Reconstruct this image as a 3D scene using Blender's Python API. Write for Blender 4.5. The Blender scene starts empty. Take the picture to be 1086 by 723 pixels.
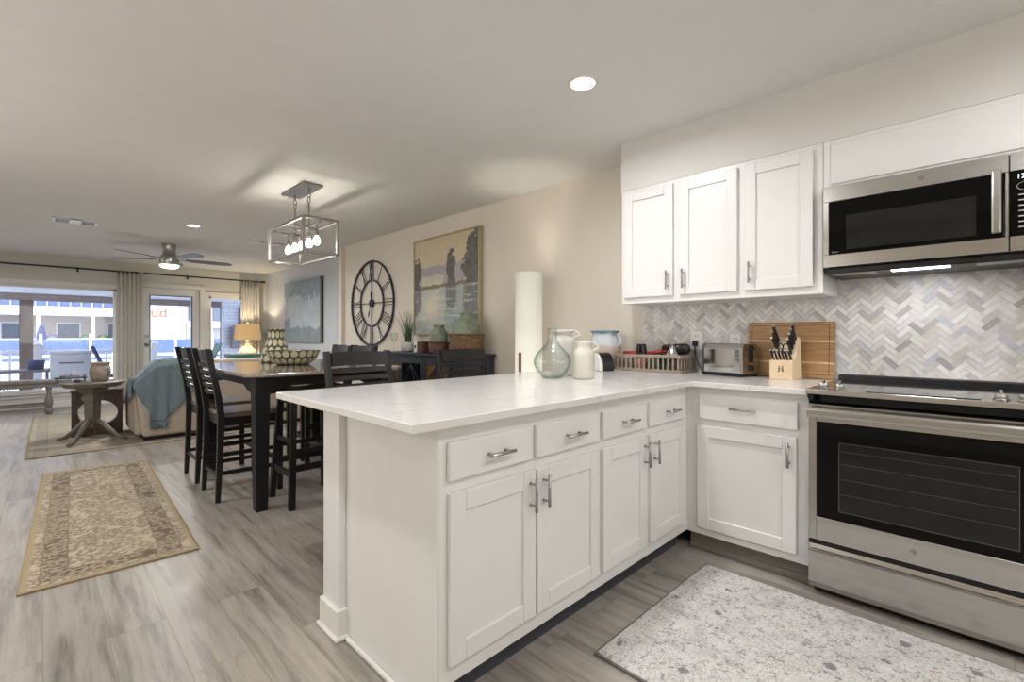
import bpy, bmesh, math, random
from mathutils import Vector, Matrix
R = math.radians
PI = math.pi
SC = bpy.context.scene
COL = SC.collection
random.seed(7)

# ---------------------------------------------------------------- camera
cam_d = bpy.data.cameras.new('camera')
cam = bpy.data.objects.new('camera', cam_d)
COL.objects.link(cam)
cam_d.sensor_fit = 'HORIZONTAL'
cam_d.sensor_width = 36.0
cam_d.lens = 499.7 / 1086 * 36.0
cam_d.shift_y = -5.5 / 1086
cam_d.clip_start = 0.02
cam_d.clip_end = 300
cam.location = (0, 0, 1.155)
cam.rotation_euler = (R(90), 0, R(-45))
SC.camera = cam

# ---------------------------------------------------------------- exposure
SC.view_settings.view_transform = 'Standard'
SC.view_settings.look = 'None'
SC.view_settings.exposure = 0.0
SC.view_settings.gamma = 1.0
SC.view_settings.use_curve_mapping = False
SC.cycles.max_bounces = 10
SC.cycles.diffuse_bounces = 6
SC.cycles.transparent_max_bounces = 32
SC.cycles.sample_clamp_indirect = 6
SC.cycles.caustics_reflective = False
SC.cycles.caustics_refractive = False

# ---------------------------------------------------------------- world, sun, big lights
W = bpy.data.worlds.new('sky')
SC.world = W
W.use_nodes = True
bg = W.node_tree.nodes['Background']
bg.inputs['Color'].default_value = (0.80, 0.87, 1.0, 1)
bg.inputs['Strength'].default_value = 3.6


def lamp_light(name, kind, loc, power, color=(1, 1, 1), rot=(0, 0, 0), **kw):
    d = bpy.data.lights.new(name, kind)
    d.energy = power
    d.color = color
    for k, v in kw.items():
        setattr(d, k, v)
    o = bpy.data.objects.new(name, d)
    o.location = loc
    o.rotation_euler = rot
    COL.objects.link(o)
    return o


lamp_light('sun', 'SUN', (10, 10, 20), 3.2, (1.0, 0.97, 0.93), (R(52), 0, R(-28)), angle=R(3))
# unseen fill lights added to brighten the room from behind and from the left
lamp_light('back_fill_light', 'AREA', (0.6, -1.895, 1.55), 30, (0.88, 0.94, 1.0), (R(-90), 0, 0),
           shape='RECTANGLE', size=2.2, size_y=1.3)
lamp_light('left_fill_light', 'AREA', (-1.595, 3.2, 1.5), 34, (1.0, 0.96, 0.90), (0, R(-90), 0),
           shape='RECTANGLE', size=1.4, size_y=3.6)
CAN_POWER = 14.5
CHAND_POWER = 38


# ---------------------------------------------------------------- materials
def lin(c):
    return tuple(((v / 12.92) if v <= 0.04045 else ((v + 0.055) / 1.055) ** 2.4) for v in c)


def hx(s):
    s = s.lstrip('#')
    return lin(tuple(int(s[i:i + 2], 16) / 255 for i in (0, 2, 4)))


def rgba(s):
    return (*hx(s), 1)


class NT:
    def __init__(s, name):
        s.m = bpy.data.materials.new(name)
        s.m.use_nodes = True
        s.t = s.m.node_tree
        s.n = s.t.nodes
        s.l = s.t.links
        s.p = s.n['Principled BSDF']
        s.out = s.n['Material Output']

    def node(s, kind, **kw):
        x = s.n.new(kind)
        for k, v in kw.items():
            setattr(x, k, v)
        return x

    def put(s, node, key, val):
        if hasattr(val, 'is_linked') or isinstance(val, bpy.types.NodeSocket):
            s.l.new(val, node.inputs[key])
        else:
            node.inputs[key].default_value = val

    def coord(s, scale=(1, 1, 1), kind='Object', rot=(0, 0, 0), loc=(0, 0, 0)):
        tc = s.node('ShaderNodeTexCoord')
        mp = s.node('ShaderNodeMapping')
        mp.inputs['Scale'].default_value = scale
        mp.inputs['Rotation'].default_value = rot
        mp.inputs['Location'].default_value = loc
        s.l.new(tc.outputs[kind], mp.inputs['Vector'])
        return mp.outputs[0]

    def noise(s, vec, scale=5, detail=4, rough=0.55, dist=0):
        x = s.node('ShaderNodeTexNoise')
        s.l.new(vec, x.inputs['Vector'])
        x.inputs['Scale'].default_value = scale
        x.inputs['Detail'].default_value = detail
        x.inputs['Roughness'].default_value = rough
        x.inputs['Distortion'].default_value = dist
        return x.outputs['Fac']

    def vor(s, vec, scale=5, feature='F1', out='Distance'):
        x = s.node('ShaderNodeTexVoronoi')
        x.feature = feature
        s.l.new(vec, x.inputs['Vector'])
        x.inputs['Scale'].default_value = scale
        return x.outputs[out]

    def ramp(s, fac, stops, interp='LINEAR'):
        x = s.node('ShaderNodeValToRGB')
        x.color_ramp.interpolation = interp
        e = x.color_ramp.elements
        while len(e) < len(stops):
            e.new(0.5)
        for i, (p, c) in enumerate(stops):
            e[i].position = p
            e[i].color = c if len(c) == 4 else (*c, 1)
        s.l.new(fac, x.inputs['Fac'])
        return x.outputs['Color']

    def mix(s, fac, a, b, blend='MIX'):
        x = s.node('ShaderNodeMix', data_type='RGBA')
        x.blend_type = blend
        s.put(x, 0, fac)
        s.put(x, 6, a)
        s.put(x, 7, b)
        return x.outputs[2]

    def math(s, op, a, b=0.0, c=0.0):
        x = s.node('ShaderNodeMath', operation=op)
        s.put(x, 0, a)
        s.put(x, 1, b)
        s.put(x, 2, c)
        return x.outputs[0]

    def bump(s, h, strength=0.2, dist=0.01):
        x = s.node('ShaderNodeBump')
        x.inputs['Strength'].default_value = strength
        x.inputs['Distance'].default_value = dist
        s.l.new(h, x.inputs['Height'])
        s.l.new(x.outputs[0], s.p.inputs['Normal'])

    def set(s, **kw):
        nm = {'color': 'Base Color', 'rough': 'Roughness', 'metal': 'Metallic', 'spec': 'Specular IOR Level',
              'trans': 'Transmission Weight', 'ior': 'IOR', 'coat': 'Coat Weight', 'alpha': 'Alpha',
              'emit': 'Emission Color', 'estr': 'Emission Strength', 'sheen': 'Sheen Weight',
              'aniso': 'Anisotropic'}
        for k, v in kw.items():
            if isinstance(v, str):
                v = rgba(v)
            s.put(s.p, nm[k], v)
        return s


def simple(name, c1, c2=None, rough=0.5, metal=0.0, scale=6, bump=0.0, bscale=None, stretch=(1, 1, 1), **kw):
    """noise-mottled principled material"""
    t = NT(name)
    c2 = c2 or c1
    v = t.coord(stretch)
    f = t.noise(v, scale, 4)
    t.set(color=t.ramp(f, [(0.3, rgba(c1)), (0.7, rgba(c2))]), rough=rough, metal=metal, **kw)
    if bump:
        t.bump(t.noise(v, bscale or scale * 6, 3), bump, 0.004)
    return t.m


M = {}
M['wall'] = simple('wall paint', '#dad2c5', '#ddd5c9', 0.75, bump=0.05, bscale=120)
M['wall_blue'] = simple('pale grey wall paint', '#c9ccd2', '#cdd0d5', 0.75, bump=0.05, bscale=120)
M['wall_far'] = simple('pale grey green wall paint', '#cfcec7', '#d3d2cb', 0.75, bump=0.05, bscale=120)
M['soffit'] = simple('soffit paint', '#d4d1cd', '#d7d4d0', 0.7, bump=0.05, bscale=120)
M['ceiling'] = simple('ceiling paint', '#dddcda', '#e0dfdd', 0.85, bump=0.15, bscale=60)
M['trim'] = simple('white trim paint', '#dedcd8', '#e2e0dc', 0.4)
M['white'] = simple('white cabinet paint', '#e0dfdd', '#e3e2e0', 0.33)
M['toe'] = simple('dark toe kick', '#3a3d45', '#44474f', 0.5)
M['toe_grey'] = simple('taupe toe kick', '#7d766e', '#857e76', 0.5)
M['nickel'] = simple('brushed nickel', '#a9a7a2', '#bbb9b4', 0.28, 1.0, 40, stretch=(1, 1, 8))
M['steel'] = simple('stainless steel', '#b3b0ab', '#bebbb6', 0.22, 1.0, 30, stretch=(1, .03, 1), aniso=.5)
M['steel_dark'] = simple('dark grey metal', '#55565a', '#606165', 0.35, 0.8, 30)
M['chrome'] = simple('polished chrome', '#d8d8d8', '#e0e0e0', 0.06, 1.0)
M['blackglass'] = simple('black glass', '#030303', '#040404', 0.04, spec=.22)
M['cooktopglass'] = simple('grey ceramic cooktop', '#1a1b1d', '#222326', 0.06, spec=.9)
M['ovenpane'] = simple('oven inner window', '#1a1a1a', '#242424', 0.12, spec=.3, scale=3, stretch=(1, 1, 6))
M['rack'] = simple('oven rack wire', '#474746', '#525251', 0.4)
M['keys'] = simple('printed keypad legend', '#a5a5a5', '#b5b5b5', 0.4)
M['black'] = simple('black plastic', '#101012', '#17171a', 0.35)
M['rubber'] = simple('black rubber', '#0b0b0c', '#121214', 0.7)
M['espresso'] = simple('espresso stained wood', '#0d0d0e', '#171617', 0.36, scale=12, stretch=(1, 1, .2), bump=.04)
M['espresso_side'] = simple('blue black painted wood', '#23262f', '#2f323c', 0.4, scale=10, bump=.05)
M['tabletop'] = simple('polished grey brown wood', '#83776d', '#a09388', 0.13, scale=9, stretch=(6, .6, 1), coat=.4)
M['seatwood'] = simple('grey brown seat wood', '#5b514b', '#74685f', 0.25, scale=9, stretch=(4, 1, 1))
M['amber'] = simple('amber cabinet glass', '#4a3420', '#7d5c38', 0.2, scale=12)
M['iron'] = simple('dark iron', '#30343c', '#40444c', 0.45, .5, 30, bump=.2)
M['red'] = simple('red plastic', '#96222a', '#b53235', 0.35)
M['pink'] = simple('pink packet', '#a5605a', '#c99a90', 0.4, scale=60)
M['green'] = simple('green packet', '#3c4a38', '#5d7050', 0.4)
M['greywood'] = simple('weathered grey wood', '#86786c', '#a39689', 0.6, scale=20, bump=.1, stretch=(1, .3, 1))
M['darkwood'] = simple('dark brown carved wood', '#2d211c', '#5a4136', 0.4, scale=14, stretch=(3, 3, .5), bump=.2)
M['taupewood'] = simple('taupe painted wood', '#5d564d', '#766e63', 0.4, scale=14)
M['benchwood'] = simple('grey washed bench wood', '#625d59', '#79736e', 0.45, scale=14)
M['paleblock'] = simple('pale beech wood', '#d8bf9c', '#e2cbab', 0.45, scale=14, stretch=(1, 1, .3))
M['sofa'] = simple('beige sofa fabric', '#b3a797', '#bfb4a5', 0.9, scale=40, bump=.2, bscale=200)
M['linen'] = simple('cream curtain linen', '#cbc8c2', '#d5d2cc', 0.9, scale=30, bump=.2, bscale=300)
M['throw'] = simple('teal grey woven throw', '#5c6d76', '#8799a1', 0.95, scale=120, bump=.5, bscale=260)
M['ceramic'] = simple('cream glazed ceramic', '#c9c4b9', '#d6d1c7', 0.25, scale=5)
M['ceramic2'] = simple('grey white glazed ceramic', '#c9c4be', '#d8d3cd', 0.22, scale=5)
M['celadon'] = simple('celadon glazed stoneware', '#66705c', '#8d9680', 0.4, scale=14, bump=.15)
M['potclay'] = simple('weathered clay', '#82776d', '#ada196', 0.7, scale=14, bump=.2)
M['tealpaint'] = simple('teal painted wood', '#3f6e69', '#4c7d77', 0.5)
M['leaf'] = simple('green leaf', '#34503a', '#5f7f5a', 0.5, scale=30)
M['plastic_white'] = simple('white plastic', '#e4e2df', '#e9e7e4', 0.3)
M['leather'] = simple('dark fan blade', '#5d6069', '#6a6d76', 0.4, scale=6, stretch=(1, 1, 1))
M['paper'] = simple('printed paper', '#8d8984', '#c7c3bd', 0.8, scale=60)
M['brown_box'] = simple('brown switch box', '#7c6b58', '#86755f', 0.6)
# outside
M['stucco'] = simple('white stucco', '#d9d3cf', '#e2dcd8', 0.9, scale=3, bump=.2)
M['stucco2'] = simple('cream stucco', '#c4b7ae', '#cfc3ba', 0.9, scale=3)
M['extwhite'] = simple('white exterior paint', '#e8e8ec', '#eeeef2', 0.7)
M['bluerail'] = simple('blue balcony screen', '#586a98', '#6a7ca8', 0.6, scale=12)
M['extglass'] = simple('dark exterior glass', '#5e6677', '#747c8c', 0.3)
M['roof'] = simple('brown shingle', '#7a6f74', '#8c8186', 0.9, scale=20)
M['postwood'] = simple('brown porch post wood', '#6a5952', '#7d6b63', 0.8, scale=16, stretch=(1, 1, .2), bump=.2)
M['beamwood'] = simple('taupe porch beam', '#8b7c78', '#9a8b86', 0.8, scale=10)
M['deck'] = simple('pale deck boards', '#a9adb8', '#b9bdc7', 0.8, scale=10, stretch=(.3, 6, 1))
M['navy'] = simple('navy canvas', '#37406d', '#454f80', 0.8)
M['meter'] = simple('grey meter box', '#6d6e78', '#7d7e88', 0.6)
M['ground'] = simple('pale concrete', '#b3b6be', '#c4c7ce', 0.9, scale=2)
M['orange'] = simple('orange sign letters', '#d06a45', '#d97852', 0.6)


def emis(name, col, strength):
    t = NT(name)
    t.set(color='#ffffff', emit=col, estr=strength, rough=.5)
    return t.m


M['can_glow'] = emis('can light glow', (1.0, .97, .92, 1), 6)
M['bulb_glow'] = emis('bulb glow', (1.0, .93, .82, 1), 14)
M['fan_glow'] = emis('fan light glow', (1.0, .96, .9, 1), 5)
M['led_glow'] = emis('hood led', (.95, .97, 1.0, 1), 8)
M['ledtext'] = emis('white display text', (.9, .93, 1, 1), .8)


def glass(name, tint, refl=.12, rough=0.0):
    t = NT(name)
    tr = t.node('ShaderNodeBsdfTransparent')
    tr.inputs[0].default_value = rgba(tint)
    gl = t.node('ShaderNodeBsdfGlossy')
    gl.inputs['Roughness'].default_value = rough
    fr = t.node('ShaderNodeLayerWeight')
    fr.inputs[0].default_value = .5
    mx = t.node('ShaderNodeMixShader')
    f = t.math('MULTIPLY_ADD', t.math('POWER', fr.outputs['Facing'], 4.0), .6, refl)
    t.l.new(f, mx.inputs[0])
    t.l.new(tr.outputs[0], mx.inputs[1])
    t.l.new(gl.outputs[0], mx.inputs[2])
    t.l.new(mx.outputs[0], t.out.inputs[0])
    return t.m


M['pane'] = glass('window glass', '#f8fafc', .04)
M['jugglass'] = None


def jug_glass():
    t = NT('thick clear greenish glass')
    lw = t.node('ShaderNodeLayerWeight')
    lw.inputs[0].default_value = .5
    f = lw.outputs['Facing']
    tr = t.node('ShaderNodeBsdfTransparent')
    t.l.new(t.ramp(f, [(.3, (.975, .985, .98, 1)), (.80, (.80, .86, .83, 1)), (1.0, (.42, .52, .48, 1))]), tr.inputs[0])
    gl = t.node('ShaderNodeBsdfGlossy')
    gl.inputs['Roughness'].default_value = .02
    mx = t.node('ShaderNodeMixShader')
    t.l.new(t.math('MULTIPLY_ADD', t.math('POWER', f, 4.0), .4, .05), mx.inputs[0])
    t.l.new(tr.outputs[0], mx.inputs[1])
    t.l.new(gl.outputs[0], mx.inputs[2])
    t.l.new(mx.outputs[0], t.out.inputs[0])
    return t.m


M['jugglass'] = jug_glass()


def lamp_shade(name, col, ecol, estr, grad=None):
    t = NT(name)
    t.set(color=col, rough=.8, emit=ecol, estr=estr)
    return t.m


M['shade_tan'] = lamp_shade('lit tan lamp shade', '#c9a97c', (1, .62, .3, 1), .28)


def cyl_lamp_mat():
    t = NT('lit white paper tube')
    v = t.coord()
    sp = t.node('ShaderNodeSeparateXYZ')
    t.l.new(v, sp.inputs[0])
    # bulbs sit low in the tube, so it glows most below
    zz = t.math('DIVIDE', sp.outputs[2], 1.64)
    g = t.ramp(zz, [(.52, (1, .93, .76, 1)), (.72, (.42, .40, .32, 1)), (.95, (.14, .14, .11, 1))])
    t.set(color='#dcdcd2', rough=.7, emit=g, estr=.45)
    return t.m


M['tube'] = cyl_lamp_mat()


def plank_mat():
    t = NT('grey oak vinyl planks')
    v = t.coord(rot=(0, 0, R(90)), kind='Object')
    b = t.node('ShaderNodeTexBrick')
    t.l.new(v, b.inputs['Vector'])
    b.inputs['Scale'].default_value = 1.0
    b.inputs['Brick Width'].default_value = 1.22
    b.inputs['Row Height'].default_value = .18
    b.inputs['Mortar Size'].default_value = .0009
    b.inputs['Mortar Smooth'].default_value = .1
    b.inputs['Bias'].default_value = 0
    b.offset = .37
    b.inputs['Color1'].default_value = (0, 0, 0, 1)
    b.inputs['Color2'].default_value = (1, 1, 1, 1)
    b.inputs['Mortar'].default_value = (.2, .2, .2, 1)
    # every plank shifts its own grain
    sh = t.node('ShaderNodeVectorMath', operation='MULTIPLY')
    t.l.new(b.outputs['Color'], sh.inputs[0])
    sh.inputs[1].default_value = (7, 3, 5)
    ad = t.node('ShaderNodeVectorMath', operation='ADD')
    v2 = t.coord()
    t.l.new(v2, ad.inputs[0])
    t.l.new(sh.outputs[0], ad.inputs[1])
    st = t.node('ShaderNodeVectorMath', operation='MULTIPLY')
    t.l.new(ad.outputs[0], st.inputs[0])
    st.inputs[1].default_value = (12, .9, 1)
    grain = t.noise(st.outputs[0], 1.5, 9, .66, .3)
    st2 = t.node('ShaderNodeVectorMath', operation='MULTIPLY')
    t.l.new(ad.outputs[0], st2.inputs[0])
    st2.inputs[1].default_value = (60, 2.5, 1)
    fine = t.noise(st2.outputs[0], 1.5, 3, .6)
    base = t.ramp(grain, [(.28, rgba('#615b54')), (.39, rgba('#89827a')), (.50, rgba('#a9a299')), (.70, rgba('#bdb6ad'))])
    base = t.mix(t.math('MULTIPLY', fine, .45), base, rgba('#7e776f'))
    var = t.mix(b.outputs['Color'], (.88, .87, .87, 1), (1.04, 1.03, 1.02, 1))
    base = t.mix(1.0, base, var, 'MULTIPLY')
    mort = t.mix(b.outputs['Fac'], base, rgba('#7a7167'))
    # scattered knots
    kv = t.coord((1.4, .55, 1))
    kd = t.vor(kv, 1.8)
    kn = t.noise(t.coord((30, 8, 1)), 1, 3)
    kd2 = t.math('ADD', kd, t.math('MULTIPLY', kn, .05))
    kf = t.ramp(kd2, [(.045, (1, 1, 1, 1)), (.10, (0, 0, 0, 1))])
    kf2 = t.math('MULTIPLY', kf, .55)
    col = t.mix(kf2, mort, rgba('#574c42'))
    t.set(color=col, rough=t.math('MULTIPLY_ADD', grain, .2, .27), spec=.45)
    t.bump(t.math('ADD', t.math('MULTIPLY', b.outputs['Fac'], -1.0), t.math('MULTIPLY', fine, .25)), .25, .002)
    return t.m


M['floor'] = plank_mat()


def quartz_mat():
    t = NT('white veined quartz')
    v = t.coord((1, 1, 1), rot=(0, 0, R(25)))
    n = t.noise(v, 1.3, 5, .6, 1.8)
    d = t.math('ABSOLUTE', t.math('SUBTRACT', n, .5))
    vein = t.ramp(d, [(0, (1, 1, 1, 1)), (.018, (0, 0, 0, 1))])
    f = t.math('MULTIPLY', vein, .3)
    t.set(color=t.mix(f, rgba('#dedbd8'), rgba('#b5aea9')), rough=.14, spec=.5)
    return t.m


M['quartz'] = quartz_mat()


def runner_mat(hw, hl, dark, light, edge, bw=.15):
    """faded floral rug: object space half width hw (x), half length hl (y)"""
    t = NT('faded floral rug')
    v = t.coord()
    sp = t.node('ShaderNodeSeparateXYZ')
    t.l.new(v, sp.inputs[0])
    ax = t.math('SUBTRACT', hw, t.math('ABSOLUTE', sp.outputs[0]))
    ay = t.math('SUBTRACT', hl, t.math('ABSOLUTE', sp.outputs[1]))
    dd = t.math('MINIMUM', ax, ay)           # distance from the edge
    n1 = t.noise(v, 30, 4, .65, 2.0)
    n2 = t.noise(v, 70, 3, .6)
    vor = t.vor(v, 20)
    fl = t.math('ADD', t.math('MULTIPLY', n1, .7), t.math('MULTIPLY', vor, .55))
    pat = t.ramp(fl, [(.47, (0, 0, 0, 1)), (.56, (1, 1, 1, 1)), (.64, (1, 1, 1, 1)), (.72, (0, 0, 0, 1))])
    field = t.mix(t.math('MULTIPLY', pat, .72), rgba(light), rgba(dark))
    border = t.mix(t.math('MULTIPLY', pat, .62), rgba(dark), rgba(light))
    inb = t.ramp(t.math('DIVIDE', dd, bw * 1.6), [(.0, (0, 0, 0, 1)), (.27, (0, 0, 0, 1)), (.28, (1, 1, 1, 1)),
                                               (.66, (1, 1, 1, 1)), (.67, (0, 0, 0, 1)), (1, (0, 0, 0, 1))])
    col = t.mix(inb, field, border)
    line = t.ramp(t.math('DIVIDE', dd, bw * 1.6), [(.0, (0, 0, 0, 1)), (.25, (0, 0, 0, 1)), (.27, (1, 1, 1, 1)), (.285, (0, 0, 0, 1)),
                                                (.65, (0, 0, 0, 1)), (.67, (1, 1, 1, 1)), (.69, (0, 0, 0, 1))])
    col = t.mix(t.math('MULTIPLY', line, .7), col, rgba('#55493a'))
    col = t.mix(t.ramp(t.math('DIVIDE', dd, bw), [(.12, (1, 1, 1, 1)), (.2, (0, 0, 0, 1))]), col, rgba(edge))
    col = t.mix(t.math('MULTIPLY', n2, .35), col, rgba('#a99a80'))
    fade = t.noise(v, 2.2, 3)
    col = t.mix(t.ramp(fade, [(.4, (0, 0, 0, 1)), (.75, (.35, .35, .35, 1))]), col, rgba('#b7a98f'))
    t.set(color=col, rough=.95, spec=.1)
    t.bump(n2, .4, .004)
    return t.m


def kitchen_rug_mat():
    t = NT('grey speckled pile rug')
    v = t.coord()
    vd = t.node('ShaderNodeVectorMath', operation='ADD')
    wn = t.node('ShaderNodeTexNoise')
    t.l.new(v, wn.inputs['Vector'])
    wn.inputs['Scale'].default_value = 40
    sc = t.node('ShaderNodeVectorMath', operation='SCALE')
    t.l.new(wn.outputs['Color'], sc.inputs[0])
    sc.inputs['Scale'].default_value = .03
    t.l.new(v, vd.inputs[0]); t.l.new(sc.outputs[0], vd.inputs[1])
    c = t.vor(vd.outputs[0], 58, 'DISTANCE_TO_EDGE')
    n = t.noise(v, 7, 5, .7, .5)
    n2 = t.noise(v, 45, 4, .7)
    n3 = t.noise(v, 16, 3, .7)
    base = t.ramp(n, [(.3, rgba('#b7b2af')), (.45, rgba('#cbc8c4')), (.58, rgba('#d5d3cf')), (.72, rgba('#cabfb3'))])
    edge = t.ramp(c, [(.0, (1, 1, 1, 1)), (.12, (0, 0, 0, 1))])
    edge = t.math('MULTIPLY', edge, t.ramp(n3, [(.35, (.12, .12, .12, 1)), (.65, (.75, .75, .75, 1))]))
    base = t.mix(edge, base, rgba('#77736f'))
    base = t.mix(t.ramp(n2, [(.54, (0, 0, 0, 1)), (.64, (.75, .75, .75, 1))]), base, rgba('#77726f'))
    pv = t.vor(t.coord((1, 1, 1)), 9)
    pn = t.noise(v, 32, 3, .7)
    p = t.ramp(t.math('ADD', pv, t.math('MULTIPLY', pn, .45)), [(.36, (1, 1, 1, 1)), (.385, (0, 0, 0, 1))])
    col = t.mix(t.math('MULTIPLY', p, .75), base, rgba('#6a646b'))
    t.set(color=col, rough=.95, spec=.1)
    t.bump(c, .7, .006)
    return t.m


def board_mat():
    t = NT('striped bamboo')
    v = t.coord()
    sp = t.node('ShaderNodeSeparateXYZ')
    t.l.new(v, sp.inputs[0])
    g = t.noise(t.coord((1, 2.2, 26)), 3, 5, .6, .3)
    band = t.ramp(sp.outputs[2], [(0, rgba('#b08a5c')), (.08, rgba('#b08a5c')), (.081, rgba('#dcc397')), (.090, rgba('#dcc397')),
                                  (.091, rgba('#a98154')), (.2, rgba('#a98154')), (.201, rgba('#dcc397')), (.21, rgba('#dcc397')),
                                  (.211, rgba('#b08a5c')), (1, rgba('#b08a5c'))], 'CONSTANT')
    t.set(color=t.mix(t.ramp(g, [(.35, (0, 0, 0, 1)), (.7, (.75, .75, .75, 1))]), band, rgba('#7d5a38')), rough=.5)
    return t.m


M['bamboo'] = board_mat()


def wicker_mat(name, a, b):
    t = NT(name)
    v = t.coord((1, 1, 2.2))
    n = t.vor(v, 85)
    m = t.noise(v, 30, 3)
    t.set(color=t.mix(t.ramp(n, [(.2, (0, 0, 0, 1)), (.6, (1, 1, 1, 1))]), t.ramp(m, [(.35, rgba(a)), (.65, rgba(b))]), rgba('#4b3727')), rough=.7)
    t.bump(n, -.8, .006)
    return t.m


M['wicker'] = wicker_mat('brown wicker', '#8a6540', '#b58e62')
M['wicker_red'] = wicker_mat('reddish brown wicker', '#7a4238', '#a0705a')


def circle_pattern_mat():
    """cream discs on dark olive glaze, laid out by each face's own ring (uv)"""
    t = NT('cream discs on olive glaze')
    tc = t.node('ShaderNodeTexCoord')
    sp = t.node('ShaderNodeSeparateXYZ')
    t.l.new(tc.outputs['UV'], sp.inputs[0])
    row = t.math('FLOOR', sp.outputs[1])
    odd = t.math('MULTIPLY', t.math('MODULO', row, 2.0), .5)
    fx = t.math('SUBTRACT', t.math('FRACT', t.math('ADD', sp.outputs[0], odd)), .5)
    fy = t.math('SUBTRACT', t.math('FRACT', sp.outputs[1]), .5)
    r = t.math('SQRT', t.math('ADD', t.math('MULTIPLY', fx, fx), t.math('MULTIPLY', fy, fy)))
    n = t.noise(t.coord(), 30, 3)
    r2 = t.math('ADD', r, t.math('MULTIPLY', t.math('SUBTRACT', n, .5), .05))
    k = t.ramp(r2, [(.40, (1, 1, 1, 1)), (.44, (0, 0, 0, 1))])
    cream = t.ramp(n, [(.3, rgba('#bfb79d')), (.7, rgba('#d6cfb8'))])
    ring = t.ramp(r2, [(.22, (0, 0, 0, 1)), (.3, (.25, .25, .25, 1)), (.36, (0, 0, 0, 1))])
    cream = t.mix(ring, cream, rgba('#8d8a68'))
    t.set(color=t.mix(k, rgba('#4b5238'), cream), rough=.3)
    return t.m


M['discs'] = circle_pattern_mat()


def attr_mat(name, rough=.7):
    t = NT(name)
    a = t.node('ShaderNodeVertexColor')
    a.layer_name = 'paint'
    n = t.noise(t.coord(), 60, 4)
    t.set(color=t.mix(.12, a.outputs[0], t.ramp(n, [(.3, (.05, .05, .05, 1)), (.7, (.8, .8, .8, 1))])), rough=rough)
    t.bump(n, .15, .003)
    return t.m


M['paint'] = attr_mat('oil painted canvas')


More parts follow.
